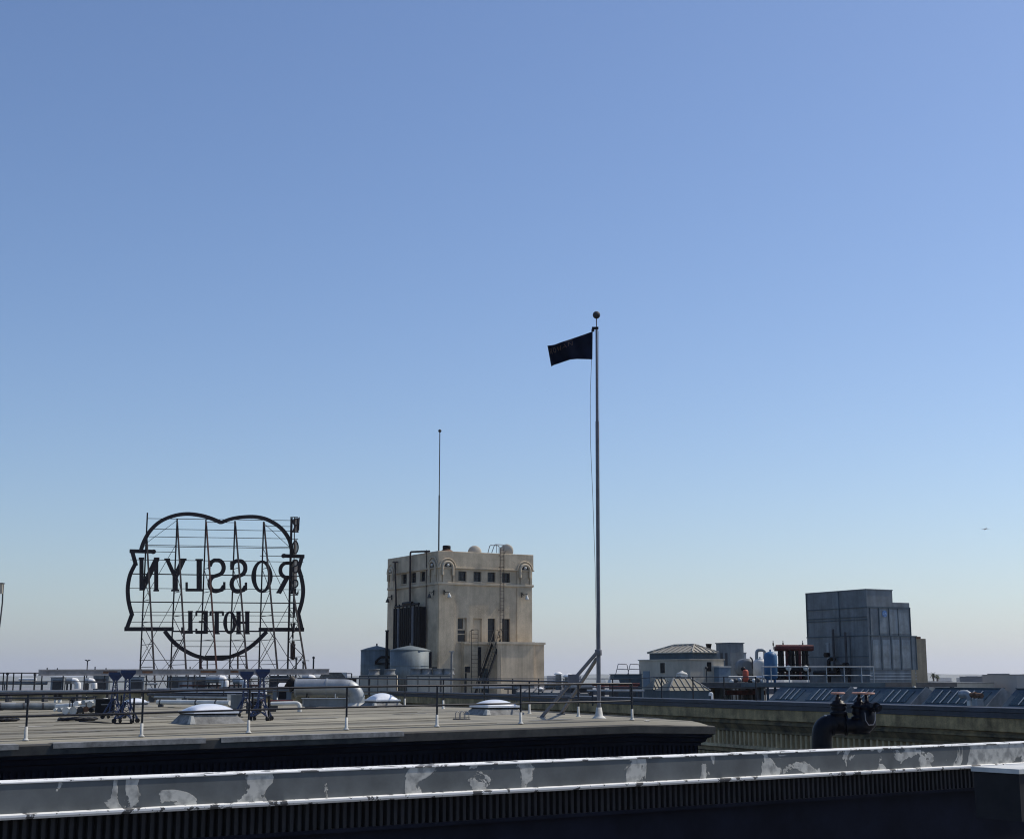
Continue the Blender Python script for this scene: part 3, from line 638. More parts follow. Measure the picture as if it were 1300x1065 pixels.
# ------------------------------------------------------------------ NEAREST WALL with the peeling edge
q0 = Vector((-1.84, 15.5)); b3d = Vector((.817, .576)).normalized(); n3 = Vector((b3d.y, -b3d.x))
pth = [tuple(q0 - b3d * 16), tuple(q0 + b3d * 30)]
pb = thing('parapet_building', 'nearest low building whose grey parapet edge has peeling white paint', 'building', (q0.x, q0.y, -47))
zt = -.905
m_ = MB(pb); sweep(m_, pth, [(-.32, zt - .02), (-.3, zt), (.006, zt), (.010, zt - .004), (.010, zt - .013), (.0, zt - .016)]); m_.build('coping_edge', 'chip', pb)
m_ = MB(pb); sweep(m_, pth, [(.0, zt - .014), (.0, zt - .275)]); m_.build('parapet_face', 'peel', pb)
m_ = MB(pb); sweep(m_, pth, [(.0, zt - .272), (.05, zt - .276), (.06, zt - .282), (.06, zt - .300), (.04, zt - .32), (-.06, zt - .32)]); m_.build('ledge', 'chip', pb)
m_ = MB(pb); flutes(m_, q0 - b3d * 16, q0 + b3d * 30, n3, -.09, -.03, zt - .58, zt - .318, .085, .5); m_.build('fluted_frieze', 'navyflute', pb)
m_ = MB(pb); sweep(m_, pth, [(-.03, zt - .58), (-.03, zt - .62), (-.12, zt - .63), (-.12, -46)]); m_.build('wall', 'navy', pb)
m_ = MB(pb); a, b = q0 - b3d * 16, q0 + b3d * 30
m_.add([(a.x - n3.x * .32, a.y - n3.y * .32, zt - .02), (b.x - n3.x * .32, b.y - n3.y * .32, zt - .02), (b.x - n3.x * .32, b.y - n3.y * .32, zt - .7), (a.x - n3.x * .32, a.y - n3.y * .32, zt - .7),
        (b.x - n3.x * 4, b.y - n3.y * 4, zt - .7), (a.x - n3.x * 4, a.y - n3.y * 4, zt - .7), (b.x - n3.x * 4, b.y - n3.y * 4, -46), (a.x - n3.x * 4, a.y - n3.y * 4, -46)], [(0, 1, 2, 3), (3, 2, 4, 5), (5, 4, 6, 7)])
m_.build('roof', 'curb', pb)
# pale metal box lid at bottom right
c = P(1285, 985, 17.2); t = thing('vent_box', 'pale metal box top in the bottom right corner below the peeling parapet', 'vent', (c.x, c.y, c.z - .35), 35)
m_ = MB(); m_.box(-.28, .8, -.3, .3, -.1, .40); m_.build('body', 'navyflute', t)
m_ = MB(); m_.box(-.30, .82, -.32, .32, .40, .45); m_.build('lid', 'pale', t)

# black standpipe
D = 21.0
def Q(px, py, d=D): return P(px, py, d)
t = thing('standpipe', 'thick black gooseneck standpipe with hose valves behind the peeling parapet', 'pipe', Q(1043, 960))
base = Q(1043, 975); pts = bend([base, Q(1043.5, 918.5), Q(1100, 921)], .165, 10)
m_ = MB(t); m_.tube(pts[:12], [.138] * 12, 24); m_.build('elbow', 'pipeblack', t)
m_ = MB(t); m_.tube([Q(1052, 919.6), Q(1072, 921)], .122, 24); m_.tube([Q(1070, 921), Q(1092, 921.5)], .105, 22)
m_.build('header', 'pipeblack', t)
for px, rr in ((1057, .145), (1073.5, .15), (1077, .10)):
    m_ = MB(t); m_.tube([Q(px - 1.3, 920.4), Q(px + 1.3, 920.5)], rr, 24); m_.build('flange', 'pipeblack', t)
for (px, yb, yt) in ((1065, 912, 880.5), (1092, 918, 880.5)):
    m_ = MB(t); c = Q(px, yb)
    s_ = (yb - yt) / 1937 * D
    m_.lathe(c, [(.13, -.14), (.13, .0), (.09, .05), (.12, .06), (.12, .09), (.085, .1), (.105, .13), (.11, s_ * .45), (.09, s_ * .5), (.118, s_ * .52), (.118, s_ * .6), (.085, s_ * .62), (.08, s_ * .7), (.045, s_ * .72), (.036, s_ * .86)], 20); m_.build('valve_body', 'pipeblack', t)
    m_ = MB(t)
    m_.tube([c + Vector((0, 0, s_ * .6)), c + Vector((0, 0, s_ * .99))], .022, 10); m_.build('valve_stem', 'pipeblack', t)
    m_ = MB(t); h_ = c + Vector((0, 0, s_)); m_.tube([h_ + Vector((.085 * math.cos(a * math.pi / 12), .085 * math.sin(a * math.pi / 12), 0)) for a in range(25)], .013, 8, False)
    for a in range(4): m_.tube([h_, h_ + Vector((.085 * math.cos(a * math.pi / 2 + .4), .085 * math.sin(a * math.pi / 2 + .4), 0))], .009, 6)
    m_.tube([h_ - Vector((0, 0, .012)), h_ + Vector((0, 0, .014))], .022, 10); m_.build('handwheel', 'handwheel', t)
m_ = MB(t); c = Q(1102, 880, 20.9); m_.tube([c + Vector((.08 * math.cos(a * math.pi / 12), .08 * math.sin(a * math.pi / 12), 0)) for a in range(25)], .013, 8, False)
for a in range(4): m_.tube([c, c + Vector((.08 * math.cos(a * math.pi / 2), .08 * math.sin(a * math.pi / 2), 0))], .009, 6)
m_.build('handwheel', 'handwheel', t)
m_ = MB(t); c = Q(1101, 905, 20.9); m_.lathe(c, [(.08, -.2), (.11, -.16), (.115, .03), (.09, .05), (.11, .06), (.11, .10), (.06, .12), (.035, .14), (.022, .27)], 18); m_.tube(bend([Q(1092, 921, 20.95), Q(1101, 921, 20.9), Q(1101, 905, 20.9)], .07), .11, 18); m_.build('side_valve', 'pipeblack', t)
m_ = MB(t); m_.tube([Q(1103, 896, 20.85), Q(1111, 897.5, 20.7)], .055, 16); m_.tube([Q(1110, 897.4, 20.72), Q(1113, 897.8, 20.66)], .07, 8, smooth=False); m_.tube([Q(1113, 897.8, 20.66), Q(1117, 898.4, 20.6)], .042, 12); m_.tube([Q(1116, 897, 20.6), Q(1117.6, 894.5, 20.6)], .012, 6); m_.build('hose_outlet', 'pipeblack', t)
m_ = MB(t); m_.tube([Q(1098, 904, 20.7), Q(1099, 914, 20.68), Q(1103, 920, 20.66), Q(1109, 919.5, 20.66), Q(1111, 914, 20.66), Q(1111.5, 903, 20.66)], .006, 6); m_.build('cap_chain', 'alu', t)
for px, py in ((1048, 908.5), (1062, 906)):
    m_ = MB(t); m_.tube([Q(px, py, D - .08), Q(px, py - 1.6, D - .08)], .02, 6, smooth=False); m_.build('bolt', 'pale', t)

# ------------------------------------------------------------------ RIGHT-HAND BUILDING (navy coping, weathered cornice)
w0 = Vector((9.68, 75.0)); wd = Vector((-.3756, .9268)); wn = Vector((-.9268, -.3756))
far = w0 + wd * 60.5; near = w0 - wd * 46; back = far + Vector((.9268, .3756)) * 60
rb = thing('cornice_building', 'long flat-roofed building at right with navy coping over a weathered fluted stone cornice', 'building', (w0.x, w0.y, -47))
pth = [tuple(back), tuple(far), tuple(near)]
Z = -1.04
m_ = MB(rb); sweep(m_, pth, [(-.35, Z - .5), (-.35, Z), (.34, Z), (.5, Z - .02), (.5, Z - .17), (.47, Z - .19), (.47, Z - .37), (.42, Z - .38)]); m_.build('coping', 'navycoping', rb)
m_ = MB(rb); sweep(m_, pth, [(.42, Z - .37), (.42, Z - .84), (.36, Z - .86), (.30, Z - .88)]); m_.build('parapet_wall', 'beigewall', rb)
m_ = MB(rb); sweep(m_, pth, [(.30, Z - .87), (.30, Z - .95), (.36, Z - .97), (.36, Z - 1.05), (.26, Z - 1.08), (.2, Z - 1.2), (.12, Z - 1.32), (.16, Z - 1.34), (.16, Z - 1.42), (.08, Z - 1.44)]); m_.build('cornice', 'oldstone', rb)
m_ = MB(rb); flutes(m_, far, near, wn, -.09, .12, Z - 2.06, Z - 1.43, .40, .42); m_.build('fluted_frieze', 'frieze', rb)
m_ = MB(rb); sweep(m_, pth, [(.05, Z - 2.04), (.26, Z - 2.06), (.28, Z - 2.18), (.1, Z - 2.22), (.05, Z - 2.3), (.02, Z - 2.4)]); m_.build('ledge', 'frieze', rb)
m_ = MB(rb); flutes(m_, far, near, wn, -.09, .08, Z - 2.95, Z - 2.45, .40, .42); m_.build('fluted_frieze', 'frieze', rb)
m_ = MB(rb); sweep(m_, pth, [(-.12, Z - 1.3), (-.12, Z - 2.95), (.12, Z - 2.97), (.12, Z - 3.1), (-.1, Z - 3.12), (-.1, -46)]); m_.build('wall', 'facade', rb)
m_ = MB(rb); i_ = Vector((.9268, .3756)); a, b, c, d = near + i_ * .3, far + i_ * .3, far + i_ * 60, near + i_ * 60
m_.add([(a.x, a.y, -1.55), (b.x, b.y, -1.55), (c.x, c.y, -1.55), (d.x, d.y, -1.55), (c.x, c.y, -46), (d.x, d.y, -46)], [(0, 1, 2, 3), (3, 2, 4, 5)]); m_.build('roof', 'roof2', rb)
RZ = -1.55
def on_wall(px, off=0.0):               # plan point on a line parallel to the coping, 'off' metres behind it
    a = w0 - wn * off; return on_line(px, a, a + wd)
# thin railing on the coping
bsx, tsx = [], []
for px in (-1,): pass
pxs = [560, 590, 620, 651, 684, 716, 733, 778, 800, 840, 880, 919.5, 960]
for px in pxs:
    q = on_wall(px, .2); bsx.append(Vector((q.x, q.y, Z))); tsx.append(Vector((q.x, q.y, Z + .98 + .1 * (px > 800))))
railing('thin dark railing standing on the navy coping in front of the hip-roofed hut', bsx, tsx, mid=.52, r=.022, rp=.035, sleeve=0)

# glazed sheds behind the coping
def shed(label, pxa, pxb, ndiv, wide):
    a = on_wall(pxa, 1.0); b = on_wall(pxb, 1.0); L_ = (b - a).length; ang = math.degrees(math.atan2(-wd.y, -wd.x))
    t = thing('glazed_skylight_shed', label, 'skylight', (a.x, a.y, RZ), ang, 'sawtooth skylight sheds along the coping')
    # local: x towards the camera along the coping, y away from the street (left of travel)
    H = .62 + .52; y0, yr, y1 = 0.0, .75, 1.9; zs = .50
    m_ = MB(); m_.box(0, L_, -.04, y1, 0, zs)
    m_.build('curb', 'shed', t)
    m_ = MB(); m_.prism([(0.02, y0, zs), (0.02, yr, H), (0.02, yr + .12, H), (0.02, y1, zs)], (L_ - .04, 0, 0)); m_.build('hip', 'shed', t)
    m_ = MB(); m_.prism([(L_ - .01, y0 - .05, 0), (L_ - .01, y0 - .05, zs), (L_ - .01, yr, H + .04), (L_ - .01, y1 + .05, zs), (L_ - .01, y1 + .05, 0)], (.05, 0, 0)); m_.build('end_panel', 'shedend', t)
    sl = Vector((0, yr - y0, H - zs)); nn = Vector((0, -(H - zs), yr - y0)).normalized()
    for (x0, x1) in wide:
        x0 *= L_; x1 *= L_; p = Vector((0, y0, zs)); m_ = MB()
        q = [Vector((x0, 0, 0)) + p + sl * .10 + nn * .006, Vector((x1, 0, 0)) + p + sl * .10 + nn * .006, Vector((x1, 0, 0)) + p + sl * .80 + nn * .006, Vector((x0, 0, 0)) + p + sl * .80 + nn * .006]
        m_.prism(q, nn * .012); w_ = m_.build('window', 'skyglass', t)
        m_ = MB()
        for k in range(1, ndiv):
            xx = x0 + (x1 - x0) * k / ndiv
            m_.bar(Vector((xx, 0, 0)) + p + sl * .08 + nn * .04, Vector((xx, 0, 0)) + p + sl * .82 + nn * .04, .03, .03, up=(0, -1, 0))
        m_.build('glazing_bar', 'pale', w_)
    m_ = MB(); m_.box(0, L_, yr - .04, yr + .16, H, H + .03); m_.build('ridge_cap', 'shed', t)
    return t
shed('glazed sawtooth shed below the dark red pipe rack, farthest along the coping', 974, 1062, 4, ((.10, .42), (.54, .88)))
shed('glazed sawtooth shed below the cooling tower, behind the standpipe handwheels', 1070, 1156, 4, ((.06, .40), (.50, .90)))
shed('glazed sawtooth shed with the white hood in front of it', 1168, 1252, 7, ((.05, .90),))
shed('glazed sawtooth shed cut off by the right edge of the picture', 1270, 1372, 6, ((.08, .9),))
# white rusty hood in front of third shed
a = on_wall(1232, .55); t = thing('vent_hood', 'white vent hood with a rusty open side, at the third sawtooth shed', 'vent', (a.x, a.y, Z), -68)
m_ = MB(); m_.tube([(-.05, 0, .0), (-.05, 0, .22)], .12, 14); m_.build('neck', 'pale', t)
m_ = MB(); m_.tube(bend([(-.05, 0, .18), (-.05, 0, .44), (-.55, .0, .42)], .16, 8), [.12] * 8 + [.13, .15], 18); m_.build('hood', 'galvlite', t)
m_ = MB(); m_.tube([(0, .02, .40), (.62, .02, .38)], .095, 14); m_.tube([(.2, .02, .40), (.28, .02, .395)], .12, 14); m_.build('rusty_pipe', 'rust', t)
m_ = MB(); m_.box(.18, .48, -.1, .2, 0.0, .25); m_.build('pedestal', 'galvlite', t)

# steel dunnage platform with railing and cooling tower
PZ = -.27
cf = Fr(*(P(1104.5, 860, 88).xy), 29)
t = thing('steel_platform', 'dark steel platform under the cooling tower and red pipe rack', 'platform', (cf.o.x, cf.o.y, RZ), 29)
m_ = MB(); m_.box(-9.5, 5.2, -1.6, 8.0, PZ - RZ - .25, PZ - RZ); m_.build('deck', 'darkgrey', t)
for x in (-9.2, -6, -3, 0, 3, 5):
    for y in (-1.4, 3, 7.6):
        m_ = MB(); m_.bar((x, y, 0), (x, y, PZ - RZ - .25), .18); m_.build('column', 'darkgrey', t)
b_, t_ = [], []
for px in (968, 979, 1002, 1026, 1049.5, 1072, 1094, 1109.5):
    u = ray(px, 860).x; y_ = 82.0 + (px - 968) * .006; b_.append(Vector((u * y_, y_, PZ))); t_.append(Vector((u * y_, y_, ray(px, 846.4).z * y_)))
railing('grey two-bar railing along the platform in front of the cooling tower', b_, t_, mid=.46, r=.032, rp=.03, sleeve=0, material='galvlite')
# platform extension carrying that railing
t = thing('steel_walkway', 'narrow steel walkway below the grey railing, behind the sawtooth sheds', 'walkway', (b_[0].x, b_[0].y, RZ))
m_ = MB(t); m_.box(b_[0].x - 1, b_[-1].x + .3, 81.6, 84.5, PZ - .22, PZ); m_.build('deck', 'shed', t)
for x in (b_[0].x, (b_[0].x + b_[-1].x) / 2, b_[-1].x):
    m_ = MB(t); m_.bar((x, 82.2, RZ), (x, 82.2, PZ - .22), .15); m_.build('column', 'shed', t)

ct = thing('cooling_tower', 'large dark grey steel cooling tower with stepped right side', 'cooling tower', (cf.o.x, cf.o.y, PZ), 29)
Dp = cf.side(1027, 860)[0]                                   # depth of the left face
zt_ = cf.front(1104.5, 748.5)[1] - PZ; zb1 = cf.front(1104.5, 770.5)[1] - PZ; zmid = cf.front(1104.5, 806)[1] - PZ; zlow = cf.front(1104.5, 850)[1] - PZ
xT = cf.front(1133, 760)[0]; xU = cf.front(1156, 785)[0]; xL = cf.front(1163.5, 830)[0]
yU = cf.front(1150, 765)[1] - PZ
m_ = MB(); m_.box(0, xT, 0, Dp, zb1, zt_); m_.build('fan_housing', 'galvdull', ct)
m_ = MB(); m_.box(-.03, xT + .03, -.03, Dp + .03, zt_, zt_ + .05); m_.build('top_rim', 'galvdull', ct)
m_ = MB(); m_.box(0.02, xU, 0.02, Dp - .02, zmid, zb1 - .0); m_.box(xT, xU, .05, Dp - .05, zb1, yU); m_.build('upper_casing', 'galvdull', ct)
m_ = MB(); m_.box(-.02, xL, -.02, Dp + .02, zlow, zmid - .05); m_.build('lower_casing', 'galvdull', ct)
m_ = MB(); m_.box(-.06, xL + .05, -.08, Dp + .06, zmid - .05, zmid); m_.build('belt', 'shed', ct)
m_ = MB(); m_.box(.02, xL - .1, .02, Dp, 0, zlow); m_.build('basin', 'galvdull', ct)
m_ = MB()
for k in range(1, 4):
    z = zlow * k / 4; m_.box(.0, xL - .08, -.005, .02, z - .02, z + .02)
m_.build('basin_rib', 'galvlite', ct)
# panel seams on the street side (left face) and front
m_ = MB()
for z in (zb1, zb1 - .55, (zmid + zb1) / 2 + .1): m_.box(-.035, .0, 0, Dp, z - .02, z + .02)
for z in (zmid * .55,): m_.box(-.05, -.02, 0, Dp, z - .02, z + .02)
m_.build('horizontal_seam', 'shed', ct)
m_ = MB()
for f_ in (.45, 1.0): m_.box(-.04, 0, Dp * f_ - .05, Dp * f_, zmid, zt_)
m_.box(-.05, -.02, Dp * .28, Dp * .28 + .04, zlow * .5, zmid - .05); m_.box(-.05, -.02, Dp * .62, Dp * .62 + .04, zlow * .5, zmid * .55)
m_.build('vertical_seam', 'shed', ct)
m_ = MB()
for px in (1104.8, 1116, 1128.6, 1140, 1155.5):
    x, _ = cf.front(px, 785); m_.box(x - .02, x + .025, -.012 - .01, .02, zmid, zb1 + .0)
m_.box(0, xU, -.024, .02, zb1 - .03, zb1 + .05); m_.build('upper_rib', 'shed', ct)
for (a, b) in ((1117.5, 1127), (1130, 1139), (1141.5, 1153)):
    x0, z0 = cf.front(a, 800); x1, z1_ = cf.front(b, 773); m_ = MB(); m_.box(x0, x1, -.005, .025, zmid + .12, zb1 - .12); m_.build('upper_panel', 'ctpanel', ct)
m_ = MB()
for px in (1106, 1119, 1131.5, 1143.5, 1157, 1163):
    x, _ = cf.front(px, 830); m_.box(x - .02, x + .03, -.05, -.0, zlow, zmid - .05)
m_.build('lower_rib', 'shed', ct)
for (a, b) in ((1108, 1117), (1120.5, 1130), (1133, 1142), (1145, 1155.5)):
    x0, _ = cf.front(a, 830); x1, _ = cf.front(b, 830); m_ = MB(); m_.box(x0, x1, -.035, -.0, zlow + .1, zmid - .25); m_.build('lower_panel', 'ctpanel', ct)
# round emblem
ex_, ez_ = cf.front(1122.3, 779); m_ = MB(); ez_ -= PZ
m_.tube([(ex_, -.03, ez_), (ex_, -.045, ez_)], .175, 28); em = m_.build('emblem', 'logopale', ct)
m_ = MB(); m_.add([(ex_ + .19 * math.cos(a * math.pi / 14) * k, -.052, ez_ + .19 * math.sin(a * math.pi / 14) * k) for k in (1, .78) for a in range(28)], [(a, (a + 1) % 28, 28 + (a + 1) % 28, 28 + a) for a in range(28)]); m_.build('ring', 'logoblue', em)
m_ = MB(); m_.ribbon([(ex_ + .09, -.055, ez_ + .075), (ex_ + .0, -.055, ez_ + .11), (ex_ - .07, -.055, ez_ + .06), (ex_ + .0, -.055, ez_), (ex_ + .07, -.055, ez_ - .06), (ex_ - .0, -.055, ez_ - .11), (ex_ - .09, -.055, ez_ - .075)], .045, (0, -1, 0), .006); m_.build('letter', 'logoblue', em)
m_ = MB()
for f_, z0, z1_ in ((.50, .5, 3.1), (.30, .4, 2.9)):
    m_.tube([(-.3, Dp * f_, z0), (-.3, Dp * f_, z1_)], .07, 10)
m_.build('riser_pipe', 'darkgrey', ct)
m_ = MB(); m_.tube(bend([(-.5, Dp * .55, 0), (-.5, Dp * .55, 1.35), (-.02, Dp * .55, 1.35)], .2), .11, 12); m_.tube([(-.5, Dp * .55 - .9, .55), (-.5, Dp * .55 + 1.3, .55)], .13, 12)
m_.tube(bend([(-.6, Dp * .2, 0), (-.6, Dp * .2, .9), (-.6, Dp * .45, .9)], .15), .1, 12); m_.build('supply_pipe', 'black', ct)
for y, z in ((.55, 1.6), (.25, 1.0), (.40, .75), (.3, .9)):
    m_ = MB(); m_.tube([(-.75, Dp * y, z), (-.45, Dp * y, z)], .14, 12); m_.build('valve', 'black', ct)
m_ = MB(); m_.tube([(-.45, Dp * .56, 1.3), (-.45, Dp * .56, 2.3)], .09, 10); m_.tube([(-.45, Dp * .56, 2.22), (-.45, Dp * .56, 2.3)], .13, 10); m_.build('drain_standpipe', 'galvlite', ct)

# tan concrete pier behind
c = P(1165, 863, 92); t = thing('concrete_pier', 'tall tan concrete pier right behind the cooling tower', 'pier', (c.x, c.y, RZ), 20)
m_ = MB(); m_.box(-.4, .72, 0, 1.2, 0, ray(1170, 810.5).z * 92 - RZ, (.0, 0)); m_.build('shaft', 'brick', t)
m_ = MB(); zt2 = ray(1170, 810.5).z * 92 - RZ; m_.box(-.5, .32, -.08, .9, zt2, zt2 + .12); m_.build('broken_cap', 'rust', t)
c = P(1160, 865, 80); t = thing('tan_post', 'slim tan post with a pale foot in front of the concrete pier', 'post', (c.x, c.y, RZ))
m_ = MB(); m_.box(-.09, .09, -.09, .09, 0, ray(1160, 850).z * 80 - RZ); m_.build('post', 'brick', t); m_ = MB(); m_.sphere((0, -.1, ray(1160, 874).z * 80 - RZ), .13, 12); m_.build('lamp_globe', 'pale', t)

# red pipe rack, tanks, etc -------------------------------------------
c = P(1007, 866, 86); t = thing('red_pipe_rack', 'dark red rack of vertical pipes left of the cooling tower', 'pipe rack', (c.x, c.y, PZ))
zt3 = ray(1007, 822).z * 86
m_ = MB(t)
xs = [P(px, 850, 86).x for px in (986, 1029)]
m_.tube([(xs[0], 86, zt3), (xs[1] + .2, 86, zt3)], .17, 14); m_.tube([(xs[0], 86.5, zt3 - .05), (xs[1] + .2, 86.5, zt3 - .05)], .14, 14); m_.build('top_header', 'red', t)
m_ = MB(t); m_.tube([(xs[0], 86, PZ + .7), (xs[1], 86, PZ + .7)], .13, 12); m_.tube([(xs[0], 86.4, PZ + .35), (xs[1], 86.4, PZ + .35)], .2, 12); m_.build('bottom_header', 'black', t)
for i, px in enumerate((990, 993.5, 1000, 1003.5, 1008, 1013, 1016, 1021, 1025.5)):
    m_ = MB(t); x = P(px, 850, 86).x; m_.tube([(x, 86 + .06 * (i % 3), PZ + .2), (x, 86 + .06 * (i % 3), zt3)], .085 + .03 * (i % 2), 10)
    for zz in (.35, .5, .78): m_.tube([(x, 86, PZ + (zt3 - PZ) * zz), (x, 86, PZ + (zt3 - PZ) * zz + .06)], .12, 10)
    m_.build('riser', 'red' if i % 4 == 2 else 'black', t)
for px in (981.5, 994, 1019):
    m_ = MB(t); x = P(px, 815, 86).x; m_.tube([(x, 86, zt3 - .1), (x, 86, zt3 + .4)], .02, 6); m_.tube([(x, 86, zt3 + .12), (x, 86, zt3 + .27)], .04, 8); m_.build('air_vent', 'black', t)
for px in (1001, 1023):
    m_ = MB(t); m_.sphere(P(px, 848, 85.7), .16, 12); m_.build('gauge', 'pale', t)
def tank(label, px, ytop, ybot, d, r, material, name='storage_tank', legs=True, dome_h=.25):
    c = P(px, ybot, d); H = ray(px, ytop).z * d - c.z
    t = thing(name, label, 'tank', c)
    m_ = MB(); m_.lathe((0, 0, 0), [(r * .7, .12), (r, .25), (r, H - dome_h), (r * .93, H - dome_h * .6), (r * .7, H - dome_h * .22), (r * .3, H), (.02, H + .01)], 32); m_.build('shell', material, t)
    if legs:
        for a in (45, 135, 225, 315):
            m_ = MB(); m_.bar((r * .8 * math.cos(R(a)), r * .8 * math.sin(R(a)), RZ - c.z if d > 0 else 0), (r * .8 * math.cos(R(a)), r * .8 * math.sin(R(a)), .3), .06); m_.build('leg', material, t)
    m_ = MB(); m_.tube([(0, 0, H - .02), (0, 0, H + .12)], .05, 8); m_.build('nozzle', material, t)
    return t
tank('bright blue upright pressure tank with a domed top', 979, 827, 866, 84, .36, 'bluetank')
tk = tank('pale upright tank with a looped pipe on top, left of the blue tank', 965.5, 836, 864, 95, .43, 'pale')
t = thing('looped_vent_pipe', 'grey looped pipe on the pale tank beside the blue tank', 'pipe', P(960, 837, 95))
m_ = MB(t); m_.tube(bend([P(960.5, 838, 95), P(960.5, 825, 95), P(971, 825, 95), P(971, 836, 95)], .2), .10, 12); m_.build('pipe', 'galvlite', t)
c = P(947, 866, 96); t = thing('grey_drum_tank', 'grey round-ended tank lying behind the orange drum', 'tank', (c.x, c.y, RZ))
m_ = MB(t); p = P(949, 847, 96); m_.tube([p + Vector((0, -.1, 0)), p + Vector((0, 0, 0)), p + Vector((.0, 1.9, 0)), p + Vector((0, 2.1, 0))], [.4, .56, .56, .4], 26); m_.build('shell', 'galvdull', t)
for dy in (.3, 1.6):
    m_ = MB(t); m_.box(p.x - .4, p.x + .4, p.y + dy - .06, p.y + dy + .06, RZ, p.z - .4); m_.build('saddle', 'darkgrey', t)
m_ = MB(t); m_.tube(bend([P(956, 849, 95.8), P(955, 836, 95.8), P(952, 834, 95.8)], .12), .05, 8); m_.build('pipe', 'darkgrey', t)
c = P(946.8, 866, 88); t = thing('orange_drum', 'upright orange-red drum with a black motor on its shoulder', 'drum', (c.x, c.y, RZ))
zq0, zq1 = ray(947, 865).z * 88, ray(947, 850).z * 88
m_ = MB(t); m_.lathe((c.x, c.y, 0), [(.15, zq0), (.17, zq0 + .03), (.17, zq1 - .08), (.11, zq1), (.02, zq1 + .01)], 20); m_.build('shell', 'orange', t)
m_ = MB(t); m_.bar((c.x, c.y, RZ), (c.x, c.y, zq0), .1); m_.build('stand', 'darkgrey', t)
m_ = MB(t); m_.sphere(P(943.5, 849, 88.2), .14, 14); m_.tube([P(943, 849, 88.2), P(947, 852, 88.1)], .05, 8); m_.build('motor', 'black', t)
# jumble of small pump gear under the tanks
t = thing('pump_skid', 'row of small pumps and white pipe fittings below the orange drum', 'pumps', P(945, 868, 87))
m_ = MB(t); m_.tube([P(925, 859.5, 90), P(975, 859.5, 90)], .075, 12); m_.build('main_pipe', 'white', t)
for i, px in enumerate((929, 934, 939, 952, 957, 962, 967)):
    m_ = MB(t); p = P(px, 865 - (i % 3), 86.5); m_.sphere(p, .13, 12); m_.tube([p, p + Vector((.02, .3, -.02))], .09, 10); m_.build('pump', ('pale', 'darkgrey', 'galvlite', 'black')[i % 4], t)
    m_ = MB(t); m_.tube([p, (p.x, p.y, RZ + .25)], .035, 6); m_.build('riser', 'darkgrey', t)
m_ = MB(t); a = P(922, 872, 86); b = P(970, 872, 86); m_.box(a.x, b.x, 85.6, 86.9, a.z - .08, a.z + .03); m_.build('frame_top', 'galvlite', t)
m_ = MB(t); a = P(922, 876, 86); m_.box(a.x, b.x, 85.7, 86.8, a.z - .25, a.z); m_.build('frame_base', 'red', t)
for px in (925, 945, 968):
    m_ = MB(t); p = P(px, 878, 86); m_.bar((p.x, p.y, RZ), (p.x, p.y, p.z + .1), .1); m_.build('frame_leg', 'darkgrey', t)
# grey boxy shafts
c = P(924, 870, 100); t = thing('vent_shaft', 'tall grey metal shaft housing behind the hip-roofed hut', 'shaft', (c.x, c.y, RZ), 29)
zz = ray(924, 817).z * 100 - RZ
m_ = MB(); m_.box(-.42, .68, -.9, .6, 0, zz); m_.build('casing', 'galvdull', t)
m_ = MB(); m_.box(-.47, .73, -.95, .65, zz, zz + .06); m_.build('cap', 'shed', t)
m_ = MB(); m_.box(-.435, -.42, -.6, -.35, zz - 1.4, zz - .6); m_.box(-.435, -.42, -.1, .15, zz - 1.4, zz - .6); m_.build('louvre', 'darkgrey', t)
c = P(941, 870, 101); t = thing('vent_shaft', 'short pale shaft attached right of the tall grey shaft', 'shaft', (c.x, c.y, RZ), 29); zz = ray(941, 829).z * 101 - RZ
m_ = MB(); m_.box(-.25, .25, -.3, .4, 0, zz); m_.build('casing', 'galvlite', t); m_ = MB(); m_.box(-.28, .28, -.33, .43, zz, zz + .05); m_.build('cap', 'shedend', t)

# hip-roofed hut -----------------------------------------------------------
hf = Fr(*(P(876.5, 860, 90).xy), 29)
ht = thing('rooftop_hut', 'cream stucco rooftop hut with a ribbed hip roof', 'hut', (hf.o.x, hf.o.y, RZ), 29)
yL = hf.side(811.5, 850)[0]; xR = hf.front(919, 850)[0]; zc = hf.front(876.5, 837.5)[1] - RZ
m_ = MB(); m_.box(0, xR, 0, yL, 0, zc); m_.build('wall', 'hutwall', ht)
m_ = MB(); m_.box(-.06, xR + .06, -.06, yL + .06, zc, zc + .07); m_.build('coping', 'hutwall', ht)
y0_, z0_ = hf.side(825, 829, .45); y1_ = .25; x1_ = hf.front(910, 830, .25)[0]
zf = zc + .07; zfe = zf + .40
m_ = MB(); m_.box(.35, x1_ - .05, .2, y0_ - .1, zf, zfe); m_.build('fascia', 'shed', ht)
ridge_z = hf.front(878, 818, 1.1)[1] - RZ
ya, yb_ = 1.2, y0_ - 1.5; xm = (.3 + x1_) / 2
ev = [(.25, .1, zfe), (x1_, .1, zfe), (x1_, y0_, zfe), (.25, y0_, zfe)]; rd = [(xm, ya, ridge_z), (xm, yb_, ridge_z)]
m_ = MB(); m_.add(ev + rd + [(p[0], p[1], p[2] - .05) for p in ev], [(0, 1, 4), (1, 2, 5, 4), (2, 3, 5), (3, 0, 4, 5), (0, 1, 7, 6), (1, 2, 8, 7), (2, 3, 9, 8), (3, 0, 6, 9), (6, 7, 8, 9)]); hr = m_.build('hip_roof', 'roofmetal', ht)
m_ = MB()
def lerp3(a, b, k): return Vector(a).lerp(Vector(b), k)
up = Vector((0, 0, .03))
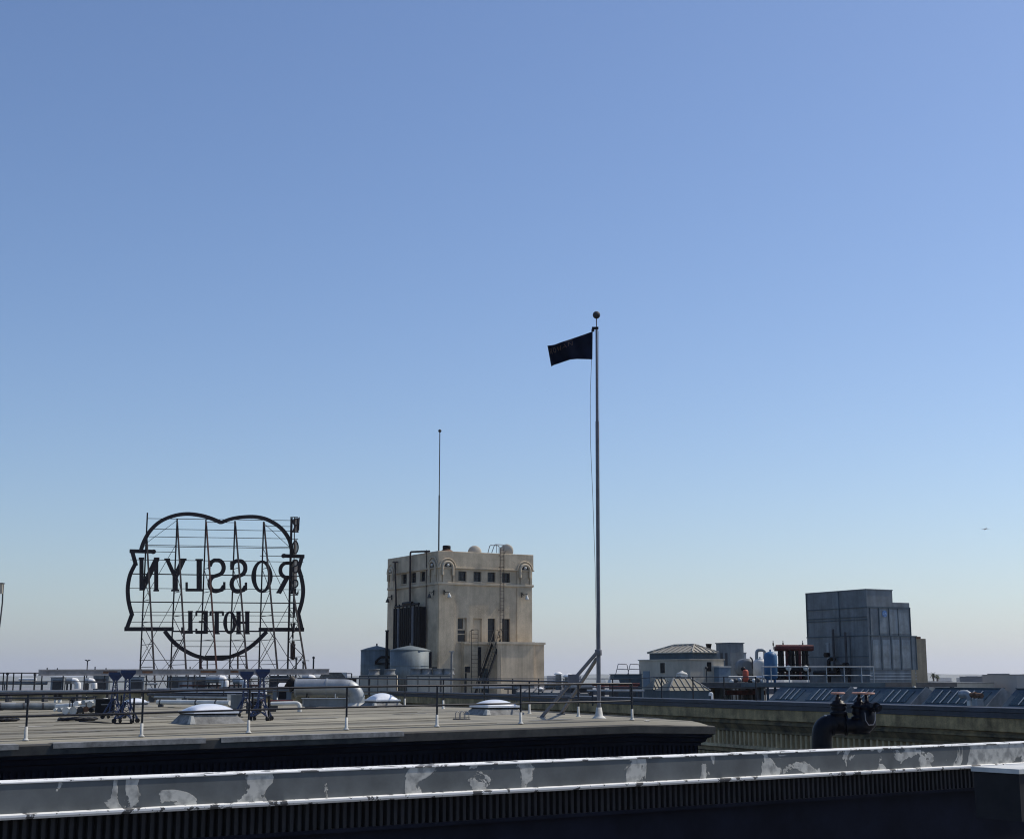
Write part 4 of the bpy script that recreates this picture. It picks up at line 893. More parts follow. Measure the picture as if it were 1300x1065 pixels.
for k in range(1, 9):
    f_ = k / 9; e = lerp3(ev[3], ev[0], f_); y = e.y
    if y > yb_: q = lerp3(ev[3], rd[1], min(1, (y0_ - y) / (y0_ - yb_)))
    elif y < ya: q = lerp3(ev[0], rd[0], (y - .1) / (ya - .1))
    else: q = Vector((xm, y, ridge_z))
    m_.bar(e + up, q + up, .05, .05)
for k in range(1, 6):
    f_ = k / 6; e = lerp3(ev[0], ev[1], f_); q = lerp3(ev[0], rd[0], 2 * f_) if f_ < .5 else lerp3(ev[1], rd[0], 2 * (1 - f_)); m_.bar(e + up, q + up, .05, .05)
for a, b in ((ev[0], rd[0]), (ev[1], rd[0]), (ev[3], rd[1]), (rd[0], rd[1])): m_.bar(Vector(a) + up, Vector(b) + up, .08, .06)
m_.build('standing_seam', 'roofmetal', hr)
yv = hf.side(841, 841)[0]
m_ = MB(); m_.box(-.03, .0, yv - .22, yv + .2, zc - .75, zc - .15); m_.build('wall_vent', 'black', ht)
xv = hf.front(900, 841)[0]; m_ = MB(); m_.box(xv - .15, xv + .15, -.03, 0, zc - .65, zc - .12); m_.build('wall_vent', 'black', ht)
yd = hf.side(821, 860)[0]; m_ = MB(); m_.box(-.025, 0, yd - .35, yd + .35, .05, 1.95); dr = m_.build('door', 'bluedoor', ht); m_ = MB(); m_.box(-.06, -.025, yd - .28, yd - .24, .9, 1.05); m_.build('handle', 'black', dr)
xd = hf.front(914, 860)[0]; m_ = MB(); m_.box(xd - .42, xd + .42, -.5, 0, .25, zc - .42); m_.build('electrical_cabinet', 'bluedoor', ht)
m_ = MB(); m_.box(xd - .46, xd + .46, -.54, 0, zc - .42, zc - .36); m_.build('cabinet_lid', 'pale', ht)
m_ = MB(); m_.tube([(xR * .45, -.1, .4), (xR * .45, -.1, zc - .5)], .03, 8); m_.sphere((xR * .45, -.1, zc - .45), .08, 10); m_.build('conduit', 'darkgrey', ht)
c = P(900, 830, 93); t = thing('chimney_pipe', 'short black stove pipe rising behind the right of the hut roof', 'chimney', (c.x, c.y, zfe + RZ))
zz = ray(900, 817).z * c.y - (zfe + RZ); m_ = MB(); m_.tube([(0, 0, -.1), (0, 0, zz - .3)], .1, 12); m_.build('pipe', 'black', t); m_ = MB(); m_.tube([(0, 0, zz - .3), (0, 0, zz)], [.13, .19], 12); m_.build('cap', 'black', t)

# pyramid skylight in front of the hut
def pyr(label, pxa, pxb, ytop, ybase, d, deg, material, end):
    a = P(pxa, ybase, d); b = P(pxb, ybase, d); w = (b.x - a.x) / math.cos(R(deg)) * .95; dep = w * .7; H = (ybase - ytop) / 1937 * d
    t = thing('ridge_skylight', label, 'skylight', (a.x, a.y, RZ), deg); z0 = a.z - RZ
    m_ = MB(); m_.box(0, w, 0, dep, 0, z0); m_.build('curb', 'shed', t)
    ev = [(-.05, -.05, z0), (w + .05, -.05, z0), (w + .05, dep + .05, z0), (-.05, dep + .05, z0)]; rd = [(w * .28, dep / 2, z0 + H), (w * .72, dep / 2, z0 + H)]
    m_ = MB(); m_.add(ev + rd, [(0, 1, 5, 4), (1, 2, 5), (2, 3, 4, 5), (3, 0, 4), (0, 3, 2, 1)]); g_ = m_.build('glazed_roof', material, t)
    m_ = MB()
    for k in range(0, 8):
        f_ = k / 7; e = lerp3(ev[0], ev[1], f_); q = lerp3(rd[0], rd[1], min(1, max(0, (f_ - .28) / .44))) if .28 <= f_ <= .72 else (lerp3(ev[0], rd[0], f_ / .28) if f_ < .28 else lerp3(ev[1], rd[1], (1 - f_) / .28))
        if (e - q).length > .1: m_.bar(e + up, q + up, .035, .035)
    for e, q in ((ev[1], rd[1]), (ev[2], rd[1]), (ev[0], rd[0]), (rd[0], rd[1])): m_.bar(Vector(e) + up * .5, Vector(q) + up * .5, .06, .05)
    m_.build('glazing_bar', end, g_)
    return t
pyr('low ribbed skylight in front of the hut, left of the larger pale one', 829, 862, 861.5, 875, 86, 24, 'glazing', 'shed')
pyr('larger ribbed skylight with a pale right end in front of the hut', 850, 906, 861, 876.5, 82, 20, 'glazing', 'shedend')
c = P(866, 868, 84); t = thing('cupola_vent', 'small white cupola with a domed cap in front of the hut wall', 'vent', (c.x, c.y, c.z - .5), 29)
m_ = MB(); m_.box(-.22, .22, -.22, .22, 0, 1.0); m_.build('box', 'white', t)
m_ = MB(); m_.box(-.235, -.22, -.17, .17, .62, .92); m_.build('louvre', 'black', t)
m_ = MB(); m_.lathe((0, 0, 1.0), [(.30, 0), (.31, .04), (.24, .11), (.10, .15), (.07, .2), (.02, .22)], 20); m_.build('cap', 'sleeve', t)
c = P(904, 884, 80); t = thing('goose_vent', 'small white gooseneck vent right of the pale-ended skylight', 'vent', (c.x, c.y, RZ))
m_ = MB(); m_.tube(bend([(0, 0, 0), (0, 0, .75), (-.12, 0, .75), (-.12, 0, .62)], .05), .06, 10); m_.build('pipe', 'white', t)
m_ = MB(); m_.lathe((0, 0, 0), [(.16, 0), (.12, .05), (.07, .2)], 12); m_.build('base_flashing', 'sleeve', t)

# things between the tower and the hut
def mushroom(label, px, yt, yb, d, r, name='mushroom_vent'):
    c = P(px, yb, d); H = ray(px, yt).z * d - RZ; t = thing(name, label, 'vent', (c.x, c.y, RZ), 0)
    m_ = MB(); m_.lathe((0, 0, 0), [(r * .72, 0), (r * .72, H - r * .75), (r * .8, H - r * .7)], 20); m_.build('stack', 'galvlite', t)
    m_ = MB(); m_.lathe((0, 0, H - r * .7), [(r, 0), (r * 1.05, .05), (r * .95, r * .3), (r * .5, r * .6), (.03, r * .7)], 20); m_.build('cap', 'white', t)
mushroom('white mushroom vent right of the tan tower, taller of two', 709, 852.5, 872, 100, .27)
mushroom('squat white mushroom vent between the taller one and the flagpole brace', 722, 854.5, 872, 100, .36)
mushroom('low white turbine vent on the roof in front of the tower annex', 686, 872, 880, 97, .2, 'turbine_vent')
c = P(795, 868, 92); t = thing('roof_hatch_box', 'dark green-grey box with handrails on top, left of the hut', 'hatch', (c.x, c.y, RZ), 8)
zz = ray(795, 856).z * 92 - RZ
m_ = MB(); m_.box(-.85, .85, -.5, .6, 0, zz); m_.build('box', 'shed', t)
for x in (-.62, .12):
    m_ = MB(); m_.tube(bend([(x - .12, -.45, zz), (x + .05, -.45, zz + .62), (x + .62, -.3, zz + .60), (x + .72, -.3, zz)], .06), .022, 8); m_.tube([(x - .04, -.45, zz + .32), (x + .68, -.3, zz + .3)], .02, 8); m_.build('handrail', 'steelgrey', t)
m_ = MB(); m_.box(-.9, .9, -.55, .65, zz, zz + .03); m_.build('lid', 'shed', t)
for (px0, px1, py, d, r, mt, lb) in ((752, 812, 868.5, 90, .09, 'red', 'dark red pipe low behind the flagpole'), (756, 810, 872, 88, .06, 'red', 'thin dark red pipe in front of the thicker red one'), (745, 818, 876.5, 86, .07, 'galvlite', 'grey pipe low behind the side of the near roof'), (600, 690, 872.5, 108, .08, 'galvlite', 'grey pipe in front of the tan tower annex'), (640, 745, 874, 104, .06, 'darkgrey', 'dark pipe crossing in front of the tower annex')):
    t = thing('roof_pipe', lb, 'pipe', P(px0, py, d)); m_ = MB(t); m_.tube([P(px0, py, d), P(px1, py, d)], r, 10); m_.build('pipe', mt, t)
    for k in (.1, .5, .9):
        p = P(px0, py, d).lerp(P(px1, py, d), k); m_ = MB(t); m_.bar(p, (p.x, p.y, RZ), .08); m_.build('support', 'darkgrey', t)
for i, (px, py, w, hh, d, mt, lb) in enumerate(((763, 866.5, .5, .22, 91, 'pale', 'pale pump housing behind the flagpole foot'), (779, 867, .6, .2, 90, 'pale', 'pale motor cover between the flagpole and the handrail box'), (735, 873, 1.6, .28, 95, 'galvlite', 'flat grey hatch left of the flagpole foot'), (664, 874, 1.3, .3, 103, 'galvdull', 'grey equipment box in front of the tower annex'), (700, 873, .8, .3, 101, 'shed', 'dark box right of the turbine vent'))):
    c = P(px, py, d); t = thing('roof_equipment', lb, 'machine', (c.x, c.y, RZ), 20); z0 = c.z - RZ
    m_ = MB(); m_.box(-w / 2, w / 2, -w * .4, w * .4, z0, z0 + hh, (.05, .05)); m_.build('housing', mt, t)
    m_ = MB(); m_.box(-w / 2 + .08, w / 2 - .08, -w * .3, w * .3, 0, z0); m_.build('pedestal', 'darkgrey', t)
# rafters-like timber/steel frame slope seen through the brace
t = thing('sloping_roof_deck', 'low sloping dark ribbed roof behind the flagpole brace', 'roof', P(720, 876, 96))
m_ = MB(t); a, b, c_, d_ = P(655, 878, 97), P(748, 880, 93), P(745, 869.5, 108), P(668, 868, 112)
m_.add([a, b, c_, d_, Vector((a.x, a.y, RZ)), Vector((b.x, b.y, RZ)), Vector((c_.x, c_.y, RZ)), Vector((d_.x, d_.y, RZ))], [(0, 1, 2, 3), (0, 1, 5, 4), (1, 2, 6, 5), (2, 3, 7, 6), (3, 0, 4, 7)]); m_.build('deck', 'roof2', t)
m_ = MB(t)
for k in range(9):
    f_ = k / 8; m_.bar(a.lerp(b, f_) + up, d_.lerp(c_, f_) + up, .07, .06)
m_.build('rib', 'darkgrey', t)

# ------------------------------------------------------------------ TAN TOWER
tf = Fr(*(P(556, 860, 130).xy), 29)
tw = thing('elevator_tower', 'tall tan stucco rooftop tower with arched corner niches and two rows of windows', 'tower', (tf.o.x, tf.o.y, RZ), 29)
Wd = tf.front(675, 790)[0]; Dt = tf.side(492.5, 790)[0]; Ht = tf.front(556, 699)[1] - RZ
def fz(px, py): x, z = tf.front(px, py); return x, z - RZ
def sz(px, py): y, z = tf.side(px, py); return y, z - RZ
zbelt1 = fz(600, 721)[1]; zbelt2 = fz(600, 742.5)[1]
fw = [(582, 592.2), (601.2, 611), (619, 629), (637.5, 647.5)]
holesF = []
for a, b in fw:
    x0, _ = fz(a, 731); x1, _ = fz(b, 731); holesF.append((x0, x1, fz(600, 738)[1], fz(600, 725.5)[1]))
lowF = []
for a, b in ((581, 592.5), (600.5, 611.5), (619.3, 629), (637.5, 647.5)):
    x0, _ = fz(a, 800); x1, _ = fz(b, 800); lowF.append((x0, x1, fz(600, 815)[1], fz(600, 784.5)[1]))
holesS = []
for a, b in ((509.5, 516.3), (521, 528), (533, 540)):
    y0, _ = sz(b, 733); y1, _ = sz(a, 733); holesS.append((y0, y1, sz(525, 739.5)[1], sz(525, 727)[1]))
m_ = MB()
wallgrid(m_, Wd, 0, Ht, holesF + lowF, lambda u, z, i: (u, i, z), .3)
wallgrid(m_, Dt, 0, Ht, holesS, lambda u, z, i: (i, u, z), .3)
m_.add([(Wd, 0, 0), (Wd, Dt, 0), (Wd, Dt, Ht), (Wd, 0, Ht), (0, Dt, 0), (0, Dt, Ht)], [(0, 1, 2, 3), (1, 4, 5, 2)])
m_.add([(.3, .3, Ht - .6), (Wd, .3, Ht - .6), (Wd, Dt, Ht - .6), (.3, Dt, Ht - .6)], [(0, 1, 2, 3)])
m_.build('wall', 'stucco', tw)
m_ = MB(); pt = [tuple((Wd, Dt)), (0, Dt), (0, 0), (Wd, 0), (Wd, Dt)]
def ringsweep(mb, prof): sweep(mb, [(0, Dt), (0, 0), (Wd, 0), (Wd, Dt)][::1], prof)
# outward must be right of travel: go (0,Dt)->(0,0)->(Wd,0)->(Wd,Dt): right of (0,-1) is (-1,0) = outward
ringsweep(m_, [(-.3, Ht - .6), (-.3, Ht), (.10, Ht), (.12, Ht - .04), (.12, zbelt1 + .02), (.18, zbelt1), (.18, zbelt1 - .10), (.0, zbelt1 - .14)]); m_.build('parapet', 'stucco', tw)
m_ = MB(); ringsweep(m_, [(.0, zbelt2 + .2), (.15, zbelt2 + .16), (.15, zbelt2), (.08, zbelt2 - .05), (.0, zbelt2 - .08)]); m_.build('string_course', 'stucco_trim', tw)
# corner pilasters with arched niches
def pil(u0, u1, face):
    f3 = (lambda u, o, z: (u, -o, z)) if face == 'F' else (lambda u, o, z: (-o, u, z))
    zb_, zs_ = zbelt2 + .17, zbelt1 + .05; uc = (u0 + u1) / 2; rw = (u1 - u0) * .27
    m_ = MB()
    def bx(a, b, o0, o1, c, d): m_.add([f3(u, o, z) for z in (c, d) for u, o in ((a, o0), (b, o0), (b, o1), (a, o1))], [(0, 3, 2, 1), (4, 5, 6, 7), (0, 1, 5, 4), (1, 2, 6, 5), (2, 3, 7, 6), (3, 0, 4, 7)])
    bx(u0, u1, 0, .075, 0, zbelt2 - .06); bx(uc - rw, uc + rw, 0, .07, zb_, zs_ + .3)
    bx(u0, uc - rw * 1.35, 0, .1, zb_, zbelt1 - .1); bx(uc + rw * 1.35, u1, 0, .1, zb_, zbelt1 - .1)
    p_ = m_.build('pilaster', 'stucco', tw)
    m_ = MB(); pts = [f3(uc + rw * 1.2 * math.cos(a * math.pi / 12), .19, zs_ - .1 + rw * 1.2 * math.sin(a * math.pi / 12)) for a in range(13)]
    pts = [f3(uc + rw * 1.2, .19, zs_ - .75)] + pts + [f3(uc - rw * 1.2, .19, zs_ - .75)]
    m_.tube(pts, .12, 8); m_.build('arch_moulding', 'stucco_trim', p_)
    m_ = MB(); pts = [f3(uc + rw * 1.9 * math.cos(a * math.pi / 12), .15, zs_ - .1 + rw * 1.9 * math.sin(a * math.pi / 12)) for a in range(13)]; m_.tube(pts, .06, 8); m_.build('outer_arch', 'stucco_trim', p_)
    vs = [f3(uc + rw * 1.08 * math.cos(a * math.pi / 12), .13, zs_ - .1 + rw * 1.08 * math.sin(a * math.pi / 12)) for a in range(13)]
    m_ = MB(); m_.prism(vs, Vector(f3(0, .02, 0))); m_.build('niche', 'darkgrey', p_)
    m_ = MB(); m_.sphere(f3(uc, .22, zs_ + rw * .3), .13, 10); m_.build('shell_ornament', 'pale', p_)
    m_ = MB(); zc_ = zbelt2 - .75; m_.bar(f3(uc - .3, .12, zc_ + .2), f3(uc - .3, .42, zc_), .05); m_.bar(f3(uc - .3, .4, zc_ + .02), f3(uc + .1, .42, zc_ + .08), .05); m_.tube([f3(uc - .35, .2, zc_ - .2), f3(uc - .35, .2, zc_ + .25)], .05, 8); m_.build('lamp_bracket', 'black', p_)
    m_ = MB(); c = f3(uc + .05, .42, zc_ - .42); m_.lathe(c, [(.19, 0), (.14, .16), (.05, .36), (.03, .42)], 14); m_.build('lamp_shade', 'pale' if face == 'F' else 'darkgrey', p_)
x577 = fz(577, 760)[0]; x655 = fz(656, 760)[0]
pil(0.0, x577, 'F'); pil(x655, Wd, 'F')
pil(0.0, sz(545, 760)[0], 'S'); pil(sz(502.5, 760)[0], Dt, 'S')
def win(u0, u1, z0, z1, face, style=0):
    f3 = (lambda u, o, z: (u, o, z)) if face == 'F' else (lambda u, o, z: (o, u, z))
    def bx(m_, a, b, o0, o1, c, d): m_.add([f3(u, o, z) for z in (c, d) for u, o in ((a, o0), (b, o0), (b, o1), (a, o1))], [(0, 3, 2, 1), (4, 5, 6, 7), (0, 1, 5, 4), (1, 2, 6, 5), (2, 3, 7, 6), (3, 0, 4, 7)])
    m_ = MB(); bx(m_, u0, u1, .26, .30, z0, z1); w_ = m_.build('window', 'glass', tw)
    m_ = MB(); t_ = .06
    bx(m_, u0, u0 + t_, .2, .26, z0, z1); bx(m_, u1 - t_, u1, .2, .26, z0, z1); bx(m_, u0 + t_, u1 - t_, .2, .26, z1 - t_, z1); bx(m_, u0 + t_, u1 - t_, .2, .26, z0, z0 + t_)
    if style == 0: bx(m_, (u0 + u1) / 2 - .02, (u0 + u1) / 2 + .02, .22, .255, z0 + t_, z1 - t_); bx(m_, u0 + t_, u1 - t_, .21, .25, (z0 + z1) / 2 - .02, (z0 + z1) / 2 + .02)
    if style == 1:
        for f_ in (.33, .52): bx(m_, u0 + t_, u1 - t_, .19, .25, z0 + (z1 - z0) * f_ - .05, z0 + (z1 - z0) * f_ + .05)
        bx(m_, u1 - .28, u1 - t_ - .001, .18, .25, z0 + (z1 - z0) * .52, z1 - t_)
    if style == 2: bx(m_, u0 + t_, u1 - t_, .21, .25, z0 + (z1 - z0) * .5, z0 + (z1 - z0) * .5 + .05)
    m_.build('frame', 'darkgrey' if style != 1 else 'stucco_trim', w_)
    m_ = MB(); bx(m_, u0 - .04, u1 + .04, -.06, .26, z0 - .08, z0 - .002); m_.build('sill', 'stucco_trim', w_)
for hh in holesF: win(*hh, 'F')
for hh in holesS: win(*hh, 'S')
win(*lowF[0], 'F', 1); win(*lowF[2], 'F', 2); win(*lowF[3], 'F', 2)
m_ = MB(); u0, u1, z0, z1_ = lowF[1]; m_.box(u0, u1, .16, .3, z0, z1_); m_.build('blind_window', 'stucco', tw)
# pipes on the left face
tp = thing('tower_wall_pipe', 'brown pipe bending over the parapet down the tower left face to the black coils', 'pipe', tf.at(-.35, sz(521, 760)[0], 8), 0)
def SW(px, py, off=-.35): y, z = tf.side(px, py, off); return tf.at(off, y, z)
m_ = MB(tp); m_.tube(bend([SW(545, 699.5), SW(521, 700.5), SW(520.5, 769)], .25), .085, 10); m_.build('pipe', 'darkrust', tp)
for y in (712, 730, 750):
    m_ = MB(tp); p = SW(521, y); m_.tube([p, tf.at(0, sz(521, y)[0], p.z)], .04, 6); m_.build('bracket', 'black', tp)
tp = thing('tower_wall_pipe', 'dark pipe low on the outer corner of the tower left face', 'pipe', tf.at(-.3, sz(503, 760)[0], 6), 0)
m_ = MB(tp); m_.tube([SW(501.5, 713.5), SW(503, 769)], .075, 10); m_.tube([SW(499, 713.5), SW(504.5, 713.2)], .07, 8); m_.build('pipe', 'darkrust', tp)
for y in (722, 748):
    m_ = MB(tp); p = SW(502.3, y); m_.tube([p, tf.at(0, sz(502.3, y)[0], p.z)], .035, 6); m_.build('bracket', 'black', tp)
tp = thing('tower_wall_pipe', 'thin conduit on the tower left face beside its near corner', 'pipe', tf.at(-.15, sz(541, 760)[0], 6), 0)
m_ = MB(tp); m_.tube([SW(541.5, 698, -.15), SW(540.5, 815, -.15)], .04, 8); m_.build('pipe', 'darkrust', tp)
# black coil bank
y0, zlo = tf.side(541, 822, -.05); y1, zhi = tf.side(500, 773, -.75); zlo -= RZ; zhi -= RZ 
t = thing('coil_bank', 'tall black bank of vertical pipe coils on the left side of the tower', 'coil bank', tf.at(-.9, y0, RZ + zlo), 29)
Lb = y1 - y0; Hb = zhi - zlo
m_ = MB(); m_.box(.35, .8, .05, Lb, 0, Hb); m_.build('casing', 'black', t)
for k in range(13):
    m_ = MB(); y = .1 + (Lb - .2) * k / 12; m_.tube([(.22, y, -.1), (.22, y, Hb + .02)], .15, 10); m_.build('coil_tube', 'steelgrey' if k in (3, 10) else 'black', t)
m_ = MB(); m_.tube([(.22, .2, Hb + .28), (.22, Lb - .1, Hb + .18)], .09, 10); m_.tube([(.22, Lb * .3, Hb + .4), (.22, Lb * .66, Hb + .4)], .14, 10)
for k in range(7): y = .3 + (Lb - .5) * k / 6; m_.tube([(.22, y, Hb), (.22, y, Hb + .38)], .07, 8)
m_.build('header', 'black', t)
m_ = MB(); m_.box(.1, .8, .0, Lb, -.28, -.1); m_.build('shelf', 'black', t)
# roof items
def onroof(px, py, back): x, z = tf.front(px, py, back); return tf.at(x, back), z
p, z = onroof(557, 697, 3.0); zr_ = RZ + Ht - .6
t = thing('antenna_mast', 'thin antenna rod with a small ball on top of the tan tower', 'antenna', (p.x, p.y, zr_)); ztp = ray(557.5, 547).z * p.y
m_ = MB(); m_.tube([(0, 0, 0), (0, 0, (ztp - zr_) * .5)], .065, 8); m_.tube([(0, 0, (ztp - zr_) * .5), (0, 0, ztp - zr_)], .042, 8); m_.build('mast', 'darkgrey', t)
m_ = MB(); m_.sphere((0, 0, ztp - zr_), .15, 14); m_.build('ball', 'darkgrey', t)
m_ = MB(); m_.lathe((0, 0, 0), [(.25, 0), (.2, .05), (.08, .3)], 12); m_.build('base', 'darkgrey', t)
p, z = onroof(567, 697, 2.0); t = thing('exhaust_cowl', 'rusty tiered exhaust cowl on the tower roof right of the antenna', 'vent', (p.x, p.y, zr_)); H_ = RZ + Ht - zr_
m_ = MB(); m_.lathe((0, 0, 0), [(.3, 0), (.3, H_ + .1)], 16); m_.build('stack', 'darkgrey', t)
m_ = MB(); m_.lathe((0, 0, H_ + .1), [(.62, 0), (.62, .04), (.35, .22), (.3, .24)], 18); m_.build('skirt', 'rust', t)
m_ = MB(); m_.lathe((0, 0, H_ + .34), [(.28, 0), (.36, .02), (.36, .28), (.3, .34)], 16); m_.build('cap', 'black', t)
for px, lb, bk in ((603, 'grey satellite dish low on the tower roof, left of the ladder', 2.0), (642.5, 'round grey satellite dish on the tower roof, right of the ladder', 1.4)):
    p, z = onroof(px, 698, bk); t = thing('satellite_dish', lb, 'satellite dish', (p.x, p.y, zr_), 8 if px < 620 else -12, 'satellite dishes'); zc_ = ray(px, 701 if px < 620 else 699).z * p.y - zr_
    m_ = MB(); m_.tube([(0, .3, 0), (0, .3, zc_)], .06, 8); m_.build('mount', 'darkgrey', t)
    rr = .62; n = 24; vs = []; fs = []
    for j in range(6):
        q = rr * j / 5
        for k in range(n): a = 2 * math.pi * k / n; vs.append((q * math.cos(a), .22 - .22 * (j / 5) ** 2 * -1 - .22, zc_ + q * math.sin(a)))
    for j in range(5):
        for k in range(n): fs.append((j * n + k, j * n + (k + 1) % n, (j + 1) * n + (k + 1) % n, (j + 1) * n + k))
    vs2 = [(x, y + .03, z) for x, y, z in vs]; m_ = MB(); m_.add(vs + vs2, fs + [tuple(i + len(vs) for i in f) for f in fs] + [(5 * n + k, 5 * n + (k + 1) % n, 11 * n + (k + 1) % n, 11 * n + k) for k in range(n)], True); m_.build('dish', 'hutwall', t)
    m_ = MB(); m_.tube([(0, 0, zc_), (0, -.35, zc_ - .1)], .03, 6); m_.tube([(-.2, 0, zc_ - .35), (0, -.35, zc_ - .1)], .02, 6); m_.build('feed_arm', 'darkgrey', t)
p, z = onroof(548, 699, 3.5); t = thing('roof_conduit_box', 'small grey conduit box at the tower parapet left of the antenna', 'box', (p.x, p.y, zr_), 29)
m_ = MB(); m_.box(-.6, .3, -.2, .2, 0, .72); m_.build('box', 'galvdull', t); m_ = MB(); m_.box(-.62, .32, -.22, .22, .72, .75); m_.build('lid', 'galvlite', t)
# ladder
x0 = fz(632.5, 760)[0]; x1 = fz(637.3, 760)[0]
t = thing('wall_ladder', 'long thin steel ladder fixed up the tower front, looping over its parapet', 'ladder', tf.at(x0, -.35, RZ + 3), 29)
zl0 = fz(632, 828)[1] - 3; zl1 = Ht - 3 + .55
for x in (0, x1 - x0):
    m_ = MB(); m_.tube([(x, 0, zl0), (x, 0, zl1)], .035, 8); m_.build('stringer', 'darkrust', t)
m_ = MB(); n = int((zl1 - zl0) / .3)
for k in range(n): z = zl0 + .2 + k * .3; m_.tube([(0, 0, z), (x1 - x0, 0, z)], .014, 5)
m_.build('rungs', 'darkrust', t)
m_ = MB()
for z in (2.0, 4.4, Ht - 3 - 1.2, Ht - 3 - .2):
    m_.tube([(0, 0, z), (0, .35, z)], .025, 6); m_.tube([(x1 - x0, 0, z), (x1 - x0, .35, z)], .025, 6)
m_.build('wall_bracket', 'darkrust', t)
m_ = MB(); zq = Ht - 3
for yy in (0, .9):
    m_.tube(bend([(-.85 + yy * .1, yy, zq), (-.55, yy, zq + .75), (x1 - x0, yy, zq + .75), (x1 - x0, yy, zq)], .15), .035, 8)
m_.tube([(-.35, 0, zq), (-.35, 0, zq + .75)], .03, 6); m_.build('guard_hoop', 'steelgrey', t)

# annex
ax0 = fz(587, 830)[0]; ax1 = fz(629.5, 830)[0]; za = fz(640, 816.5)[1]
an = thing('tower_annex', 'low tan stucco annex with flat roof at the foot of the tower', 'annex', tf.at(ax0, 0, RZ), 29)
# box projecting: front plane 2.3 m before the tower face
pj = 2.3; fr2 = tf
bx0 = tf.front(631.5, 840, -pj)[0] - ax0; bx1 = tf.front(677.5, 840, -pj)[0] - ax0; bx2 = tf.front(690, 840, -pj + .6)[0] - ax0
m_ = MB(); m_.box(bx0, bx1, -pj, -.002, 0, za - .12); m_.box(bx1, bx2, -pj + .5, -.002, 0, za - .12); m_.build('wall', 'annex', an)
m_ = MB(); m_.box(-.1, bx0, -.55, -.002, 0, za - .12); m_.build('recessed_wall', 'stucco', an)
m_ = MB(); m_.box(-.15, bx0 - .08, -.7, -.004, za - .12, za + .08); m_.box(bx0 - .08, bx1 + .08, -pj - .1, -.004, za - .12, za + .08); m_.box(bx1 + .08, bx2 + .1, -pj + .4, -.004, za - .12, za + .08); m_.build('roof_slab', 'stucco_trim', an)
m_ = MB(); m_.box(bx0 + .3, bx0 + .36, -pj - .03, -pj, .1, za - .6); m_.build('drain_strip', 'stucco_trim', an)
xx = tf.front(616, 845, -.55)[0] - ax0; m_ = MB(); m_.box(xx - .36, xx + .36, -.585, -.55, 0, 2.35); dr = m_.build('door', 'shed', an); m_ = MB(); m_.box(xx + .22, xx + .27, -.64, -.585, 1.0, 1.12); m_.build('handle', 'black', dr)
xx = tf.front(609, 830, -.55)[0] - ax0; m_ = MB(); m_.box(xx - .18, xx + .12, -.58, -.55, 1.7, za - .35); m_.build('window', 'glass', an)
xx = tf.front(593.5, 836, -.55)[0] - ax0; m_ = MB(); m_.box(xx - .25, xx + .25, -.58, -.55, 2.0, 2.5); m_.build('window', 'glass', an)
xx = tf.front(592, 852, -.55)[0] - ax0; m_ = MB(); m_.box(xx - .12, xx + .02, -.58, -.55, 0, 1.95); m_.build('downpipe', 'black', an)
xx = tf.front(628.5, 835, -.7)[0] - ax0; m_ = MB(); m_.tube([(xx, -.75, .5), (xx, -.75, za - .15)], .09, 10); m_.tube([(xx - .45, -.7, 1.75), (xx, -.7, 1.75)], .06, 8); m_.build('drain_pipe', 'black', an)
# stair and cage ladder
A = tf.front(604, 857, -3.2); B = tf.front(625.5, 814, -1.2)
t = thing('steel_stair', 'steep black steel stair leaning up to the annex roof', 'stairs', tf.at(A[0], -3.2, RZ), 29)
lx = B[0] - A[0]; lz = B[1] - RZ; A3 = Vector((0, 0, .1)); B3 = Vector((lx, 1.7, lz + .05))
for off in (0, .75):
    m_ = MB(); o = Vector((off * .5, -off * .75 + .2, 0)); m_.bar(A3 + o, B3 + o, .09, .2); m_.build('stringer', 'black', t)
m_ = MB()
for k in range(12):
    f_ = (k + .5) / 12; p = A3.lerp(B3, f_); m_.bar(p + Vector((0, .2, 0)), p + Vector((.375, -.36, 0)), .18, .03)
m_.build('treads', 'darkgrey', t)
m_ = MB(); hv = Vector((0, 0, .95)); m_.tube([A3, A3 + hv * .9, B3 + hv, B3 + hv + Vector((.5, .3, 0)), B3 + Vector((.9, .5, 0))], .03, 6); m_.tube([A3 + Vector((.375, -.36, 0)), A3 + Vector((.375, -.36, .85)), B3 + Vector((.375, -.36, .95)), B3 + Vector((.7, 0, .95)), B3 + Vector((1.1, 0, 0))], .03, 6)
for f_ in (.25, .5, .75): p = A3.lerp(B3, f_); m_.tube([p, p + hv], .02, 5); m_.tube([p + Vector((.375, -.36, 0)), p + hv + Vector((.375, -.36, 0))], .02, 5)
m_.build('handrail', 'black', t)
A = tf.front(598.5, 860, -1.8)
t = thing('cage_ladder', 'slim vertical ladder with a looped top left of the black stair', 'ladder', tf.at(A[0], -1.8, RZ), 29)
zc_ = tf.front(600, 799, -1.8)[1] - RZ
for dx in (0, .62):
    m_ = MB(); m_.tube([(dx, 0, .2), (dx, 0, zc_)], .028, 6); m_.build('stringer', 'black', t)
m_ = MB(); m_.tube([(0, 0, zc_), (.62, 0, zc_)], .028, 6); m_.tube([(.25, .8, za), (.25, .8, zc_ - .1), (.25, 0, zc_)], .025, 6); m_.build('guard_hoop', 'black', t)
m_ = MB()
for k in range(int(zc_ / .35)): m_.tube([(0, 0, .3 + .35 * k), (.62, 0, .3 + .35 * k)], .014, 5)
m_.build('rungs', 'black', t)
